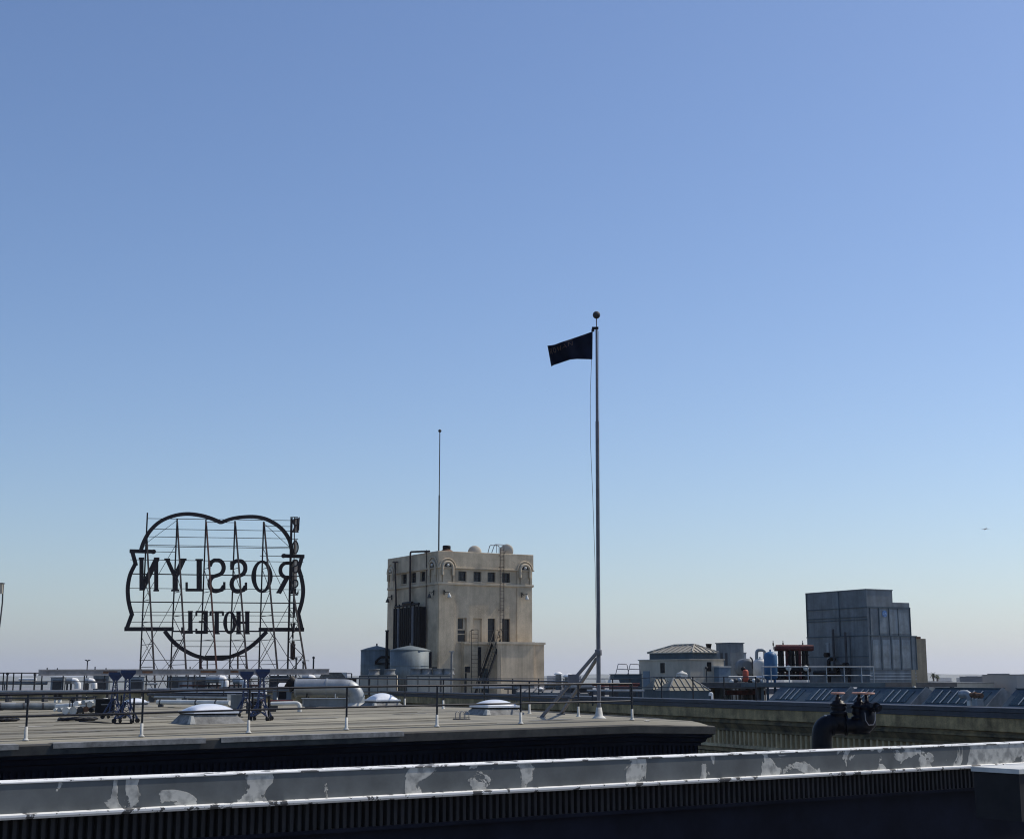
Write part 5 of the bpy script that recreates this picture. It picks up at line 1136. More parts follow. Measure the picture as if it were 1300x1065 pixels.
# vent pipe with T top, by the tower
c = P(573, 870, 117); t = thing('tee_vent_pipe', 'slim grey pipe with a flat tee top in front of the tower', 'vent', (c.x, c.y, RZ)); zz = ray(573, 827.5).z * 117 - RZ
m_ = MB(); m_.tube([(0, 0, 0), (0, 0, zz)], .08, 10); m_.build('pipe', 'curb', t); m_ = MB(); m_.box(-.2, .2, -.08, .08, zz, zz + .07); m_.build('cap', 'galvlite', t)

# tanks beside the tower
def bigtank(label, px, d, r, ytop, mt):
    c = P(px, 872, d); t = thing('water_tank', label, 'tank', (c.x, c.y, RZ), 0, 'steel tanks beside the tower'); H = ray(px, ytop).z * d - RZ
    m_ = MB(); m_.lathe((0, 0, 0), [(r, 0), (r, H)], 40); m_.build('shell', mt, t)
    m_ = MB(); m_.lathe((0, 0, H), [(r + .03, -.03), (r + .03, .03), (r * .6, .22), (.12, .40), (.02, .42)], 40); m_.build('cone_roof', mt, t)
    for k in (.33, .66):
        m_ = MB(); m_.lathe((0, 0, H * k), [(r + .015, 0), (r + .03, .02), (r + .015, .04)], 40); m_.build('hoop', mt, t)
    m_ = MB(); m_.tube([(0, 0, H + .36), (0, 0, H + .62)], .07, 8); m_.build('vent_cap', 'darkgrey', t)
    return t, H
t, H_ = bigtank('smaller steel water tank left of the wider tank beside the tower', 477.5, 136, 1.42, 825.5, 'tank')
m_ = MB(); m_.tube(bend([(.1, -1.45, H_ - 1.0), (.1, -1.75, H_ - 1.0), (.5, -1.75, H_ - .6), (1.4, -1.5, H_ - .6), (2.3, -1.0, H_ - .6)], .2), .11, 10); m_.tube([(0, -1.6, H_ - 1.15), (1.9, -1.3, H_ - 1.15)], .07, 8); m_.build('manifold_pipe', 'black', t)
t, H_ = bigtank('wider steel water tank in front of the black coil bank', 520, 127.5, 1.68, 825.5, 'tank')
m_ = MB(); m_.tube([(1.75, -.3, .1), (1.75, -.3, H_ - .1)], .10, 10); m_.tube([(1.55, -.3, H_ * .62), (2.3, -.3, H_ * .62)], .08, 8); m_.build('overflow_pipe', 'black', t)
c = P(490.5, 860, 133); t = thing('standpipe_riser', 'tall dark riser pipe between the two steel tanks', 'pipe', (c.x, c.y, RZ)); zz = ray(490.5, 800).z * 133 - RZ
m_ = MB(); m_.tube([(0, 0, 0), (0, 0, zz)], .13, 10); m_.build('pipe', 'black', t); m_ = MB(); m_.tube([(0, 0, zz - .1), (0, 0, zz + .02)], .17, 10); m_.build('collar', 'darkgrey', t)

# condenser banks
def condenser(label, pxa, pxb, ytop, d, nf, fans):
    a = P(pxa, 866, d); b = P(pxb, 866, d); w = b.x - a.x; H = ray(pxa, ytop).z * d - RZ
    t = thing('condenser_unit', label, 'air conditioner', (a.x, a.y, RZ), 0, 'condenser units in front of the tower')
    m_ = MB(); m_.box(0, w, 0, 1.1, .2, H); m_.build('cabinet', 'hutwall', t)
    m_ = MB()
    for k in range(nf + 1): m_.box(w * k / nf - .03, w * k / nf + .03, -.02, .05, .2, H - .12)
    m_.box(-.03, w + .03, -.03, .06, H - .12, H - .04); m_.build('panel_frame', 'darkgrey', t)
    for px in fans:
        x = P(px, 860, d).x - a.x; m_ = MB(); r = .48
        m_.lathe((x, .55, H), [(r, 0), (r, .10), (r * .9, .14), (r * .9, .42), (r * 1.02, .45), (r * 1.02, .5), (r * .85, .5)], 22); m_.build('fan_cowl', 'shedend', t)
    for x in (.2, w - .2):
        m_ = MB(); m_.box(x - .1, x + .1, 0, 1.1, 0, .2); m_.build('skid', 'darkgrey', t)
condenser('two-fan condenser unit in front of the smaller steel tank', 456, 503.5, 857, 124, 4, (474, 494))
condenser('four-fan condenser unit in front of the wider tank and tower corner', 516.5, 573, 856.5, 119, 4, (528, 541, 555.5, 569))

# ------------------------------------------------------------------ SIGN BUILDING
s0 = Vector((-62, 98.5)); s1 = Vector((-13.6, 131.3)); sdir = (s1 - s0).normalized(); sn = Vector((sdir.y, -sdir.x)); sback = s1 + Vector((-.5, .866)) * 50
SZ = -.93
sb = thing('sign_roof_building', 'flat-roofed building behind with dark coping that carries the big hotel sign', 'building', (s1.x, s1.y, -47))
pth = [tuple(s0), tuple(s1), tuple(sback)]
m_ = MB(sb); sweep(m_, pth, [(-.35, SZ - .4), (-.35, SZ), (.3, SZ), (.34, SZ - .04), (.34, SZ - .26), (.25, SZ - .28)]); m_.build('coping', 'navycoping', sb)
m_ = MB(sb); sweep(m_, pth, [(.25, SZ - .27), (.25, SZ - 1.6), (.0, SZ - 1.7), (0, -46)]); m_.build('wall', 'beigewall', sb)
m_ = MB(sb); a, b, c, d = s0 - sn * .3, s1 - sn * .3, sback, sback + (s0 - s1); m_.add([(p.x, p.y, SZ - .35) for p in (a, b, c, d)], [(0, 1, 2, 3)]); m_.build('roof', 'roof2', sb)
SR = SZ - .35
def on_sign_edge(px, off=0.15): a = s0 - sn * off; return on_line(px, a, a + sdir)
bsx, tsx = [], []
for px in (-12, 3, 16, 26, 52, 79, 106, 132, 158, 185, 212, 238, 264, 290, 316, 342, 368, 394, 420, 446):
    q = on_sign_edge(px); bsx.append(Vector((q.x, q.y, SZ))); tsx.append(Vector((q.x, q.y, SZ + 1.28)))
railing('dark railing along the coping of the sign building behind the long beam', bsx, tsx, mid=.5, r=.04, rp=.05, sleeve=0)

# the sign ---------------------------------------------------------------
gf = Fr(*(P(177, 860, 131).xy), 25)
sg = thing('rooftop_sign', 'big openwork rooftop hotel sign seen from behind, letters reading backwards on a steel lattice', 'sign', (gf.o.x, gf.o.y, SR), 25)
def S2(zx, zy, off=0.0):                 # sign-plane coordinates of a point surveyed in the photo
    x, z = gf.front(140 + zx / 4.632, 630 + zy / 4.632, off); return x, z - SR
def SV(zx, zy, off=0.0): x, z = S2(zx, zy, off); return Vector((x, off, z))
def smooth_pts(pts, k=5):
    out = []
    n = len(pts)
    for i in range(n - 1):
        p0, p1, p2, p3 = (Vector(pts[max(0, i - 1)]), Vector(pts[i]), Vector(pts[i + 1]), Vector(pts[min(n - 1, i + 2)]))
        for j in range(k):
            t = j / k; out.append(.5 * ((2 * p1) + (p2 - p0) * t + (2 * p0 - 5 * p1 + 4 * p2 - p3) * t * t + (3 * p1 - p0 - 3 * p2 + p3) * t ** 3))
    out.append(Vector(pts[-1])); return out
BW = .32
def band(pts, w=BW, off=-.25, curve=True, name='border_band', mt='signiron', th=.22):
    p2 = smooth_pts(pts) if curve else [Vector(p) for p in pts]
    m_ = MB(); m_.ribbon([SV(p[0], p[1], off) for p in p2], w, (0, -1, 0), th); return m_.build(name, mt, sg)
band([(180, 330), (182, 306), (200, 258), (233, 203), (290, 150), (365, 117), (445, 104), (525, 112), (590, 130), (650, 155)])
band([(650, 155), (705, 134), (780, 122), (860, 122), (930, 141), (1000, 186), (1045, 245), (1062, 300), (1068, 350)])
band([(250, 325), (113, 322)], off=-.26, curve=False); band([(125, 316), (150, 408)], off=-.27, curve=False)
band([(144, 400), (115, 462), (102, 530), (103, 592), (112, 645), (128, 702)], off=-.28)
band([(127, 690), (92, 786)], off=-.27, curve=False); band([(82, 780), (370, 780)], .34, off=-.26, curve=False)
band([(1018, 350), (1138, 354)], off=-.26, curve=False); band([(1128, 346), (1103, 432)], off=-.27, curve=False)
band([(1104, 420), (1122, 480), (1132, 550), (1124, 622), (1100, 700)], off=-.28)
band([(1103, 690), (1126, 788)], off=-.27, curve=False); band([(1136, 783), (872, 783)], .34, off=-.26, curve=False)
band([(318, 792), (365, 850), (430, 902), (510, 940), (600, 954), (690, 946), (780, 911), (850, 862), (918, 795)], off=-.29)
band([(560, 948), (695, 945)], .36, off=-.31, curve=False)
band([(360, 793), (880, 793)], .12, off=-.31, curve=False)
for zx, zy in ((252, 326), (1018, 350)):
    m_ = MB(); p = SV(zx, zy, -.24); m_.tube([p, p + Vector((0, -.26, 0))], .2, 18); m_.build('scroll_bulb', 'signiron', sg)
LT = .43   # stem width
def letter(strokes, zx0, zx1, zy0, zy1, name='letter', mt='signiron', w=LT, off=-.3, mirror=True, th=.22):
    m_ = MB(); k = 0
    for st in strokes:
        pts = [SV((zx1 - p[0] * (zx1 - zx0)) if mirror else (zx0 + p[0] * (zx1 - zx0)), zy1 - p[1] * (zy1 - zy0), off - .012 * k) for p in st['p']]
        ww = st.get('w', 1); ww = [q * w for q in ww] if isinstance(ww, (list, tuple)) else w * ww
        m_.ribbon(pts, ww, (0, -1, 0), th); k += 1
    return m_.build(name, mt, sg)
def serif(x, y, h=.13): return {'p': [(x - h, y), (x + h, y)], 'w': .38}
def arc(cx, cy, rx, ry, a0, a1, n=14): return [(cx + rx * math.cos(R(a0 + (a1 - a0) * i / n)), cy + ry * math.sin(R(a0 + (a1 - a0) * i / n))) for i in range(n + 1)]
Rl = [{'p': [(.15, 0), (.15, 1)]}, {'p': [(.15, .96)] + arc(.5, .73, .34, .23, 90, -90) + [(.15, .5)], 'w': .7}, {'p': [(.48, .5), (.7, .25), (.92, .0)], 'w': .9}, serif(.15, .0, .14), serif(.12, .98, .12), serif(.93, .02, .1)]
Ol = [{'p': arc(.5, .5, .42, .48, 0, 360, 28), 'w': [.95 - .45 * abs(math.sin(R(360 * i / 28))) for i in range(29)]}]
Sl = [{'p': [(.88, .80), (.80, .92), (.62, .98)] + arc(.44, .75, .33, .23, 80, 260, 10) + [(.5, .5)] + arc(.54, .25, .35, .24, 70, -110, 10) + [(.22, .06), (.10, .18)], 'w': .78}, {'p': [(.90, .70), (.90, .96)], 'w': .4}, {'p': [(.08, .05), (.08, .30)], 'w': .4}]
Ll = [{'p': [(.22, 0), (.22, 1)]}, {'p': [(.1, .03), (.95, .03)], 'w': .5}, {'p': [(.93, .0), (.93, .28)], 'w': .4}, serif(.22, .98, .2), serif(.2, .02, .18)]
Yl = [{'p': [(.5, 0), (.5, .48)]}, {'p': [(.5, .42), (.12, .98)]}, {'p': [(.5, .42), (.88, .98)], 'w': .7}, serif(.5, .0, .18), serif(.12, .985, .15), serif(.88, .985, .13)]
Nl = [{'p': [(.14, 0), (.14, 1)], 'w': .75}, {'p': [(.1, .98), (.86, .02)], 'w': 1.05}, {'p': [(.88, 0), (.88, 1)], 'w': .75}, serif(.12, .985, .13), serif(.14, .0, .13), serif(.88, .985, .13)]
Hl = [{'p': [(.18, 0), (.18, 1)]}, {'p': [(.82, 0), (.82, 1)]}, {'p': [(.18, .5), (.82, .5)], 'w': .6}, serif(.18, 0, .16), serif(.18, .99, .16), serif(.82, 0, .16), serif(.82, .99, .16)]
Tl = [{'p': [(.5, 0), (.5, 1)]}, {'p': [(.02, .97), (.98, .97)], 'w': .55}, serif(.5, 0, .2), {'p': [(.04, .82), (.04, .99)], 'w': .4}, {'p': [(.96, .82), (.96, .99)], 'w': .4}]
El = [{'p': [(.2, 0), (.2, 1)]}, {'p': [(.05, .97), (.95, .97)], 'w': .5}, {'p': [(.2, .52), (.72, .52)], 'w': .5}, {'p': [(.05, .03), (.95, .03)], 'w': .5}, {'p': [(.94, .78), (.94, .99)], 'w': .4}, {'p': [(.94, .0), (.94, .22)], 'w': .4}]
for lt, a, b, y0, y1 in ((Nl, 168, 285, 362, 553), (Yl, 318, 442, 368, 553), (Ll, 440, 544, 370, 557), (Sl, 570, 677, 372, 560), (Sl, 700, 804, 376, 562), (Ol, 832, 948, 380, 563), (Rl, 980, 1092, 385, 568)):
    letter(lt, a, b, y0, y1)
for lt, a, b, y0, y1 in ((Ll, 416, 484, 675, 805), (El, 500, 574, 675, 806), (Tl, 584, 664, 677, 806), (Ol, 668, 734, 678, 806), (Hl, 738, 818, 678, 806)):
    letter(lt, a, b, y0, y1, w=.34)
# lattice: horizontals
hz_ = [(130, 218, 1100), (192, 240, 1068), (237, 215, 1068), (286, 195, 1068), (294, 195, 1068), (372, 118, 1135), (455, 112, 1135), (540, 102, 1130), (620, 108, 1120), (679, 128, 1112), (738, 110, 1120), (848, 360, 880), (882, 360, 880), (963, 172, 1170), (152, 570, 740), (175, 905, 1068), (325, 215, 380), (350, 880, 1068), (700, 180, 1100), (938, 560, 700)]
for i, (zy, xa, xb) in enumerate(hz_):
    sl_ = (14 if zy < 500 else (8 if zy < 640 else 2))
    m_ = MB(); m_.bar(SV(xa, zy - 0, .05), SV(xb, zy + sl_ * (xb - xa) / 1000, .05), .05 if zy not in (455, 620) else .09); m_.build('cross_rail', 'signiron', sg)
fr_ = [(177, 215, 95, 292), (357, 395, 130, 478), (530, 568, 135, 660), (704, 738, 143, 832), (876, 903, 148, 1005), (1046, 1066, 125, 1178)]
backs = []
NB = 6.6
for k, (xb, xt, yt, xbk) in enumerate(fr_):
    xw, _ = S2(xb, 1010); zt4 = S2(xt, yt)[1]
    Fb = Vector((xw, .1, 0)); Ft = Vector((xw, .1, zt4))
    m_ = MB(); m_.bar(Fb, Ft, .11); m_.build('upright', 'signiron', sg)
    Bb = Vector((xw, -NB, 0)); Bt = Vector((xw, .0, zt4 * .98 if k < 5 else S2(xb, 490)[1] * 1.0))
    Bt = Vector((xw, .0, min(zt4, S2(xb, 150 if k not in (0, 5) else (230 if k == 0 else 470))[1])))
    m_ = MB(); m_.bar(Bb, Bt, .13); m_.build('back_strut', 'signred' if k in (2,) else 'signiron', sg)
    m_ = MB(); lv = [0, .16, .30, .44, .58, .72]
    for i in range(len(lv) - 1):
        a = Fb.lerp(Vector((xw, .1, Bt.z)), lv[i]); b = Fb.lerp(Vector((xw, .1, Bt.z)), lv[i + 1]); c = Bb.lerp(Bt, lv[i]); d = Bb.lerp(Bt, lv[i + 1])
        m_.bar(b, d, .05); m_.bar(a, d, .045) if i % 2 else m_.bar(c, b, .045)
    m_.build('frame_brace', 'signiron', sg); backs.append((Bb, Bt, Fb, Ft, xw))
for k in range(5):
    Bb, Bt, _, _, _ = backs[k]; Cb, Ct, _, _, _ = backs[k + 1]
    m_ = MB(); m_.bar(Bb.lerp(Bt, .12), Cb.lerp(Ct, .12 * Bt.z / Ct.z), .05)
    if k in (0, 4): m_.bar(Bb.lerp(Bt, .0), Cb.lerp(Ct, .32), .045); m_.bar(Cb.lerp(Ct, .0), Bb.lerp(Bt, .32), .045)
    else: m_.bar(Bb, Cb.lerp(Ct, .14), .035); m_.bar(Cb, Bb.lerp(Bt, .14), .035)
    m_.build('sway_brace', 'signiron', sg)
    xw, x2 = backs[k][4], backs[k + 1][4]
    m_ = MB(); hz1 = S2(600, 620)[1]; hz2 = S2(600, 963)[1]; hz3 = S2(600, 290)[1]
    if k in (0, 1, 4): m_.bar((xw, .12, hz2), (x2, .12, hz1), .04)
    if k in (0, 4, 3): m_.bar((x2, .12, 0), (xw, .12, hz2 * 1.7), .035)
    if k == 0: m_.bar((xw, .12, hz1), (x2, .12, hz3), .04); m_.bar((xw, .12, hz3), (x2, .12, S2(395, 140)[1]), .04)
    if k == 4: m_.bar((x2, .12, hz1), (xw, .12, hz3), .04); m_.bar((x2, .12, hz3), (xw, .12, S2(903, 155)[1]), .04)
    m_.bar((xw, .14, 0), (x2, .14, hz2), .03); m_.build('diagonal_brace', 'signiron', sg)
m_ = MB(); m_.bar(SV(750, 1040, -.6), SV(750, 940, -.6), .12); m_.bar(SV(800, 1040, -.6), SV(800, 938, -.6), .12); m_.bar(SV(700, 938, -.6), SV(802, 938, -.6), .08); m_.bar(SV(530, 1040, -.6), SV(530, 950, -.6), .2); m_.bar(SV(570, 1040, -.6), SV(570, 960, -.6), .1); m_.build('catwalk_frame', 'signred', sg)
# vertical blade sign
bl = thing('blade_sign', 'narrow vertical sign at the right edge of the big sign, backward letters stacked downwards', 'sign', gf.at(S2(1060, 1010, -.8)[0], -.8, SR), 25)
ox, _ = S2(1060, 1010, -.8)
def BV(zx, zy, off=0.0): x, z = S2(zx, zy, -.8); return Vector((x - ox, off, z))
for xa, xb in (((1062, 122), (1040, 1050)), ((1084, 122), (1072, 960)), ((1112, 122), (1108, 200))):
    m_ = MB(); m_.bar(BV(*xa), BV(*xb), .07); m_.build('upright', 'signiron', bl)
m_ = MB()
for zy in (122, 210, 250, 345, 470, 580, 620, 700, 760, 860, 955): m_.bar(BV(1060, zy), BV(1104 if zy < 600 else 1078, zy), .06)
m_.build('rung', 'signiron', bl)
m_ = MB(); m_.prism([BV(1110, 128, .06), BV(1108, 210, .06), BV(1082, 212, .06), BV(1082, 128, .06)], (0, .1, 0)); m_.build('enamel_panel', 'signwhite', bl); m_ = MB(); m_.prism([BV(1104, 372, .06), BV(1096, 540, .06), BV(1074, 545, .06), BV(1076, 372, .06)], (0, .1, 0)); m_.build('enamel_panel', 'signwhite', bl)
for za_, zb_, xa_, xb_ in ((255, 345, 1100, 1082), (625, 690, 1092, 1078), (742, 800, 1088, 1076), (850, 960, 1086, 1070)):
    m_ = MB(); m_.prism([BV(xa_, za_, .06), BV(xa_ - 3, zb_, .06), BV(xb_ - 2, zb_, .06), BV(xb_, za_, .06)], (0, .1, 0)); m_.build('enamel_panel', 'signwhite' if za_ < 800 else 'rust', bl)
def bletter(strokes, zx0, zx1, zy0, zy1, mt='signiron'):
    m_ = MB(); k = 0
    for st in strokes:
        pts = [BV(zx1 - p[0] * (zx1 - zx0), zy1 - p[1] * (zy1 - zy0), -.1 - .012 * k) for p in st['p']]
        ww = st.get('w', 1); ww = [q * .13 for q in ww] if isinstance(ww, (list, tuple)) else .13 * ww
        m_.ribbon(pts, ww, (0, -1, 0), .12); k += 1
    m_.build('letter', mt, bl)
for lt, y0, y1, mt in ((Rl, 128, 212, 'signiron'), (Ol, 262, 338, 'signiron'), (Sl, 372, 450, 'signiron'), (Sl, 490, 580, 'signiron'), (Ll, 628, 712, 'signiron'), (Yl, 745, 832, 'signiron'), (Nl, 868, 955, 'signred')):
    bletter(lt, 1066 - (10 if y0 > 600 else 0), 1110 - (26 if y0 > 600 else 6), y0, y1, mt)

# equipment on the sign building's roof ---------------------------------
def ac(label, px0, px1, yt, yb, d, mt='galvdull', deg=8, hood=None):
    a = P(px0, yb, d); b = P(px1, yb, d); w = b.x - a.x; zt5 = ray(px0, yt).z * d; t = thing('air_handler', label, 'air conditioner', (a.x, a.y, SR), deg)
    m_ = MB(); H = zt5 - SR; m_.box(0, w, 0, 1.2, .12, H); m_.build('casing', mt, t)
    m_ = MB(); m_.box(-.04, w + .04, -.04, 1.24, H, H + .04); m_.build('top_panel', 'shedend', t)
    n = max(1, int(w / .9))
    for k in range(n):
        m_ = MB(); m_.box(w * (k + .15) / n, w * (k + .85) / n, -.025, 0, H * .3, H * .85); m_.build('louvre', 'darkgrey' if k % 2 == 0 else 'galvlite', t)
    for x in (.15, w - .15):
        m_ = MB(); m_.box(x - .08, x + .08, .05, 1.15, 0, .12); m_.build('skid', 'darkgrey', t)
ac('long grey air handler behind the beam between the hoist stands', 212, 262, 859, 872, 126)
ac('grey air handler behind the railing left of the first hoist stand', 118, 137, 858, 872, 122)
ac('grey air handler just right of the left hoist stands', 163, 182, 859, 872, 123, 'galvlite')
ac('pale air handler seen under the left end of the beam', 64, 80, 860, 872, 118, 'galvlite')
ac('dark air handler right of the second hoist pair', 342, 366, 858, 872, 128, 'darkgrey')
def rduct(label, px0, px1, py, d, r, capm='white'):
    r *= .8
    t = thing('roof_duct', label, 'duct', P((px0 + px1) / 2, py, d)); m_ = MB(t); m_.tube([P(px0, py, d), P(px1, py, d)], r, 20); m_.build('duct', 'galvlite', t)
    m_ = MB(t); a = P(px1, py, d); m_.tube([a, a + Vector((.25, 0, -.03)), a + Vector((.42, 0, -.25)), a + Vector((.44, 0, -.6))], r * 1.04, 20); m_.build('elbow', capm, t)
    for k in (.2, .8):
        p = P(px0, py, d).lerp(P(px1, py, d), k); m_ = MB(t); m_.bar((p.x, p.y, SR), (p.x, p.y, p.z - r * .8), .12); m_.build('support', 'darkgrey', t)
rduct('long grey duct with a bright white elbow behind the sign legs', 262, 279, 862, 124, .40)
rduct('short white-ended duct left of the right hoist stands', 296, 305, 864, 122, .33)
rduct('white curved duct end below the beam at left', 84, 92, 864, 119, .3)
rduct('white duct elbow behind the dark canopy', 384, 392, 861, 126, .42)
rduct('pale duct piece behind the left hoist stands', 108, 113, 864, 120, .28)
c = P(423, 866, 128); t = thing('canopy_unit', 'dark flared rooftop canopy with a white right end above the silver duct', 'canopy', (c.x, c.y, SR), 0)
za_, zb_ = ray(423, 860).z * 128 - SR, ray(423, 853.3).z * 128 - SR
m_ = MB(); m_.add([(-1.1, -.6, za_), (1.1, -.6, za_), (1.1, .6, za_), (-1.1, .6, za_), (-.85, -.8, zb_), (1.05, -.8, zb_), (1.05, .8, zb_), (-.85, .8, zb_)], [(0, 3, 2, 1), (4, 5, 6, 7), (0, 1, 5, 4), (1, 2, 6, 5), (2, 3, 7, 6), (3, 0, 4, 7)]); m_.build('hood', 'curb', t)
m_ = MB(); m_.add([(1.1, -.62, za_), (1.1, .62, za_), (1.06, .8, zb_), (1.06, -.8, zb_), (.8, -.83, zb_)], [(0, 1, 2, 3), (0, 3, 4)]); m_.prism([(.75, -.84, zb_), (1.08, -.84, zb_), (1.12, -.66, za_)], (0, .02, 0)); m_.build('end_panel', 'white', t)
m_ = MB(); m_.box(-1.0, 1.9, -.5, .5, 0.0, za_); m_.build('base', 'black', t)
for i, (px, hgt) in enumerate(((246, 1.6), (216, 1.1), (375, 2.6), (384, 2.3), (397, 2.7), (8, 1.3), (43, 1.25))):
    q = on_sign_edge(px, 1.2); t = thing('vent_pipe', f"thin upright vent pipe on the sign building, {('under the letters HOTEL', 'left of the long air handler', 'left of three by the canopy', 'middle of three by the canopy', 'tallest of three by the canopy', 'at the left edge of the picture', 'behind the left end of the beam')[i]}", 'vent pipe', (q.x, q.y, SR), 0, 'vent pipes on the sign building')
    m_ = MB(); m_.tube([(0, 0, 0), (0, 0, hgt + .3)], .07, 8); m_.build('pipe', 'darkgrey', t); m_ = MB(); m_.lathe((0, 0, hgt + .3), [(.11, -.1), (.12, .0), (.05, .08)], 10); m_.build('cap', 'darkgrey', t)
for (px0, px1, py, mt, r, lb) in ((170, 200, 868, 'galvlite', .09, 'light pipe behind the railing right of the left hoist stands'), (228, 330, 870, 'signred', .08, 'rust coloured pipe low behind the sign building railing'), (0, 60, 867, 'galvdull', .12, 'grey pipe behind the railing at the far left'), (24, 46, 862, 'white', .1, 'short white pipe behind the railing at the far left')):
    t = thing('roof_pipe', lb, 'pipe', P(px0, py, 124)); dpt = 118 if px0 < 100 else 124; m_ = MB(t); m_.tube([P(px0, py, dpt), P(px1, py, dpt)], r, 10); m_.build('pipe', mt, t)
    for k in (.1, .9):
        p = P(px0, py, dpt).lerp(P(px1, py, dpt), k); m_ = MB(t); m_.bar(p, (p.x, p.y, SR), .08); m_.build('support', 'darkgrey', t)

# lamp standards ---------------------------------------------------------
c = P(110, 860, 190); t = thing('street_lamp', 'slender twin-armed lamp post far off above the beam at left', 'lamp post', (c.x, c.y, -10)); zz = ray(110, 838).z * 190 + 10
m_ = MB(); m_.tube([(0, 0, 0), (0, 0, zz)], .07, 8); m_.build('post', 'darkgrey', t)
for s_ in (-1, 1):
    m_ = MB(); m_.tube([(0, 0, zz - .12), (.22 * s_, 0, zz)], .04, 6); m_.box(.2 * s_ - .12, .2 * s_ + .12 , -.1, .1, zz - .02, zz + .08); m_.build('lamp_head', 'darkgrey', t)
c = P(-4, 880, 70); t = thing('floodlight_mast', 'leaning mast with a square beige floodlight at the left picture edge', 'floodlight', (c.x, c.y, -1.2))
m_ = MB(t); m_.tube([Vector((c.x - .3, c.y, -1.4)), P(-5, 830, 70), P(0.5, 787, 70), P(3, 765, 70), P(4, 742, 70)], .035, 8); m_.build('mast', 'darkgrey', t)
m_ = MB(t); a = P(-6, 741, 70); b = P(3.5, 753.5, 70); m_.box(a.x, b.x, 69.9, 70.1, b.z, a.z); m_.build('lamp_box', 'hutwall', t)
m_ = MB(t); m_.box(a.x, b.x + .03, 69.86, 70.14, a.z, a.z + .04); m_.build('visor', 'darkgrey', t)

# ------------------------------------------------------------------ far right roofs and the city
def block(label, px0, px1, yt, yb, d, dep, mt, deg=0, roof='shedend', zbase=-46, grp=None, cap=True, windows=True):
    a = P(px0, yb, d); b = P(px1, yb, d); w = b.x - a.x; zt6 = ray((px0 + px1) / 2, yt).z * d
    t = thing('distant_building' if d > 300 else 'flat_roof_building', label, 'building', (a.x, a.y, zbase), deg, grp)
    m_ = MB(); m_.box(0, w, 0, dep, 0, zt6 - zbase); m_.build('wall', mt, t)
    if cap: m_ = MB(); m_.box(-w * .01, w * 1.01, -w * .01, dep * 1.01, zt6 - zbase, zt6 - zbase + w * .02); m_.build('roof_edge', roof, t)
    return t
block('long low cream roof edge right of the concrete pier', 1177, 1209, 865.2, 868, 130, 12, 'pale')
block('thin long cream roof edge nearer the right edge of the picture', 1208, 1262, 867.0, 870, 112, 9, 'hutwall')
block('grey flat-topped block at far right, below the smaller roof house', 1262, 1296, 859.0, 868, 118, 9, 'cityB')
block('small grey roof house on the far right block', 1269, 1282, 855.0, 861, 119, 3, 'cityB', zbase=-2)
block('pale block cut by the right edge of the picture', 1291, 1330, 856.5, 866, 110, 8, 'cityA')
random.seed(11)
for i in range(26):
    px = random.uniform(1175, 1300) if i < 14 else random.uniform(690, 1020); d = random.uniform(1500, 5200); wpx = random.uniform(3, 14)
    yt = random.uniform(857.2, 860.6)
    t = block('faint far-off city block on the hazy horizon', px, px + wpx, yt, 862, d, 60, random.choice(('cityA', 'cityB')), grp='faint city blocks on the horizon', cap=False, zbase=-46.9)
for i, (px, yt, lb) in enumerate(((1184.6, 855.6, 'tall palm on the horizon right of the concrete pier'), (1189.5, 857.8, 'shorter palm on the horizon beside the taller one'))):
    d = 420; c = P(px, 862, d); H = ray(px, yt).z * d + 46.9; t = thing('palm_tree', lb, 'palm tree', (c.x, c.y, -46.9), 0, 'palms on the horizon')
    m_ = MB(); m_.tube([(0, 0, 0), (.3, 0, H * .5), (.1, 0, H)], [.35, .28, .22], 8); m_.build('trunk', 'trunk', t)
    m_ = MB()
    for k in range(26):
        a = k * 2.4; e = random.uniform(-.7, 1.1); L_ = random.uniform(.8, 1.4); pr = Vector((.1, 0, H)); dirv = Vector((math.cos(a) * math.cos(e), math.sin(a) * math.cos(e), math.sin(e)))
        pts = [pr + dirv * L_ * j / 4 - Vector((0, 0, .5 * (j / 4) ** 2)) for j in range(5)]; m_.ribbon(pts, [.1, .3, .3, .2, .03], (0, 0, 1), .02)
    m_.build('crown', 'leaf', t)
# aeroplane
c = P(1251, 671.5, 2500); t = thing('aeroplane', 'tiny aeroplane flying low in the sky at right', 'aeroplane', c, 180)
m_ = MB(); m_.lathe((0, 0, 0), [(.9, -.9), (1, 0), (.9, .9)], 12)
m_ = MB(); m_.tube([(0, -6, 0), (0, -5, .1), (0, 2, 0), (0, 6, .5)], [.2, .95, .95, .2], 12); m_.build('fuselage', 'cityA', t)
m_ = MB(); m_.add([(-8.4, -.2, .7), (0, -2, -.4), (8.4, -.2, .7), (8.4, .9, .7), (0, 1.6, -.4), (-8.4, .9, .7), (-8.4, -.2, .9), (0, -2, 0), (8.4, -.2, .9), (8.4, .9, .9), (0, 1.6, 0), (-8.4, .9, .9)], [(0, 1, 4, 5), (1, 2, 3, 4), (6, 7, 10, 11), (7, 8, 9, 10), (0, 1, 7, 6), (1, 2, 8, 7), (3, 4, 10, 9), (4, 5, 11, 10), (2, 3, 9, 8), (5, 0, 6, 11)]); m_.build('wing', 'cityA', t)
m_ = MB(); m_.box(-2.5, 2.5, 4.8, 6, .5, .65); m_.box(-.08, .08, 4.6, 6, .6, 2.4); m_.build('tail', 'cityA', t)

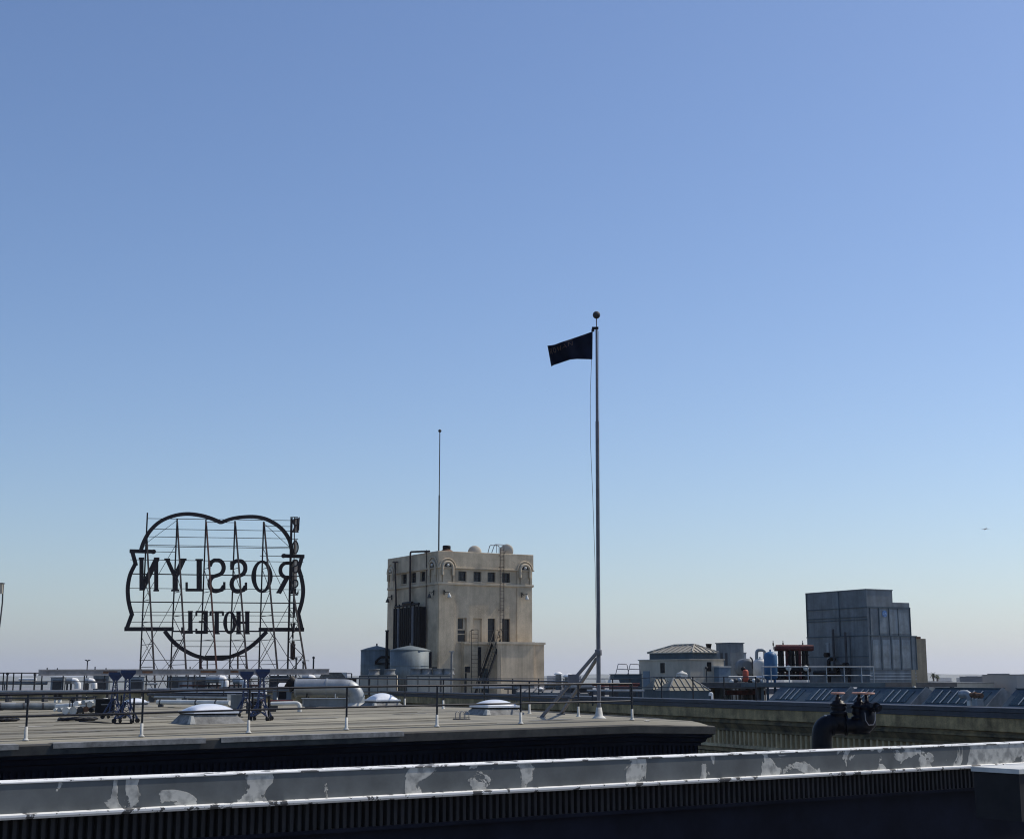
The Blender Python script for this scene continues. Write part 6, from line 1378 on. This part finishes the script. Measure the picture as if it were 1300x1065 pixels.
# ------------------------------------------------------------------ haze, sky, sun, camera
HAZE = 8e-5
hm = bpy.data.materials.new('haze_air'); hm.use_nodes = True; nt = hm.node_tree; nt.nodes.clear()
o = nt.nodes.new('ShaderNodeOutputMaterial'); v = nt.nodes.new('ShaderNodeVolumePrincipled')
v.inputs['Color'].default_value = (.96, .97, 1.0, 1); v.inputs['Density'].default_value = HAZE; v.inputs['Anisotropy'].default_value = .45
nt.links.new(v.outputs[0], o.inputs['Volume'])
m_ = MB(); m_.box(-31000, 31000, -31000, 31000, -48, 300); hz = m_.build('haze', hm); hz['kind'] = 'stuff'

SUN_EL, SUN_AZ = 48.0, 66.5     # azimuth measured from +Y towards +X
az = R(SUN_AZ); el_ = R(SUN_EL)
sdv = Vector((math.sin(az) * math.cos(el_), math.cos(az) * math.cos(el_), math.sin(el_)))
sl = bpy.data.lights.new('sun', 'SUN'); sl.energy = 3.7; sl.angle = R(.53); sl.color = (1, .925, .81)
so = bpy.data.objects.new('sun', sl); COL.objects.link(so); so.rotation_euler = (-sdv).to_track_quat('-Z', 'Y').to_euler()
w = bpy.data.worlds.new('World'); sc.world = w; w.use_nodes = True; nt = w.node_tree
bg = nt.nodes['Background']; sk = nt.nodes.new('ShaderNodeTexSky'); sk.sky_type = 'NISHITA'; sk.sun_disc = False
sk.sun_elevation = el_; sk.sun_rotation = az; sk.altitude = 100; sk.air_density = 1.0; sk.dust_density = .75; sk.ozone_density = 4.5
hs = nt.nodes.new('ShaderNodeHueSaturation'); hs.inputs['Hue'].default_value = .5055; hs.inputs['Saturation'].default_value = 1.06; nt.links.new(sk.outputs[0], hs.inputs['Color']); nt.links.new(hs.outputs[0], bg.inputs[0]); bg.inputs[1].default_value = .124

cam = bpy.data.cameras.new('camera'); co = bpy.data.objects.new('camera', cam); COL.objects.link(co)
co.location = (0, 0, 0); co.rotation_euler = (math.pi / 2 + TH, 0, 0)
cam.sensor_fit = 'HORIZONTAL'; cam.sensor_width = 36; cam.lens = F * 36 / 1300; cam.shift_y = -(532.5 - CY) / 1300
cam.clip_start = .1; cam.clip_end = 90000
sc.camera = co
sc.view_settings.view_transform = 'Standard'; sc.view_settings.look = 'None'; sc.view_settings.gamma = 1; sc.view_settings.exposure = 0
sc.cycles.filter_width = 1.1; sc.cycles.volume_bounces = 2; sc.cycles.max_bounces = 6
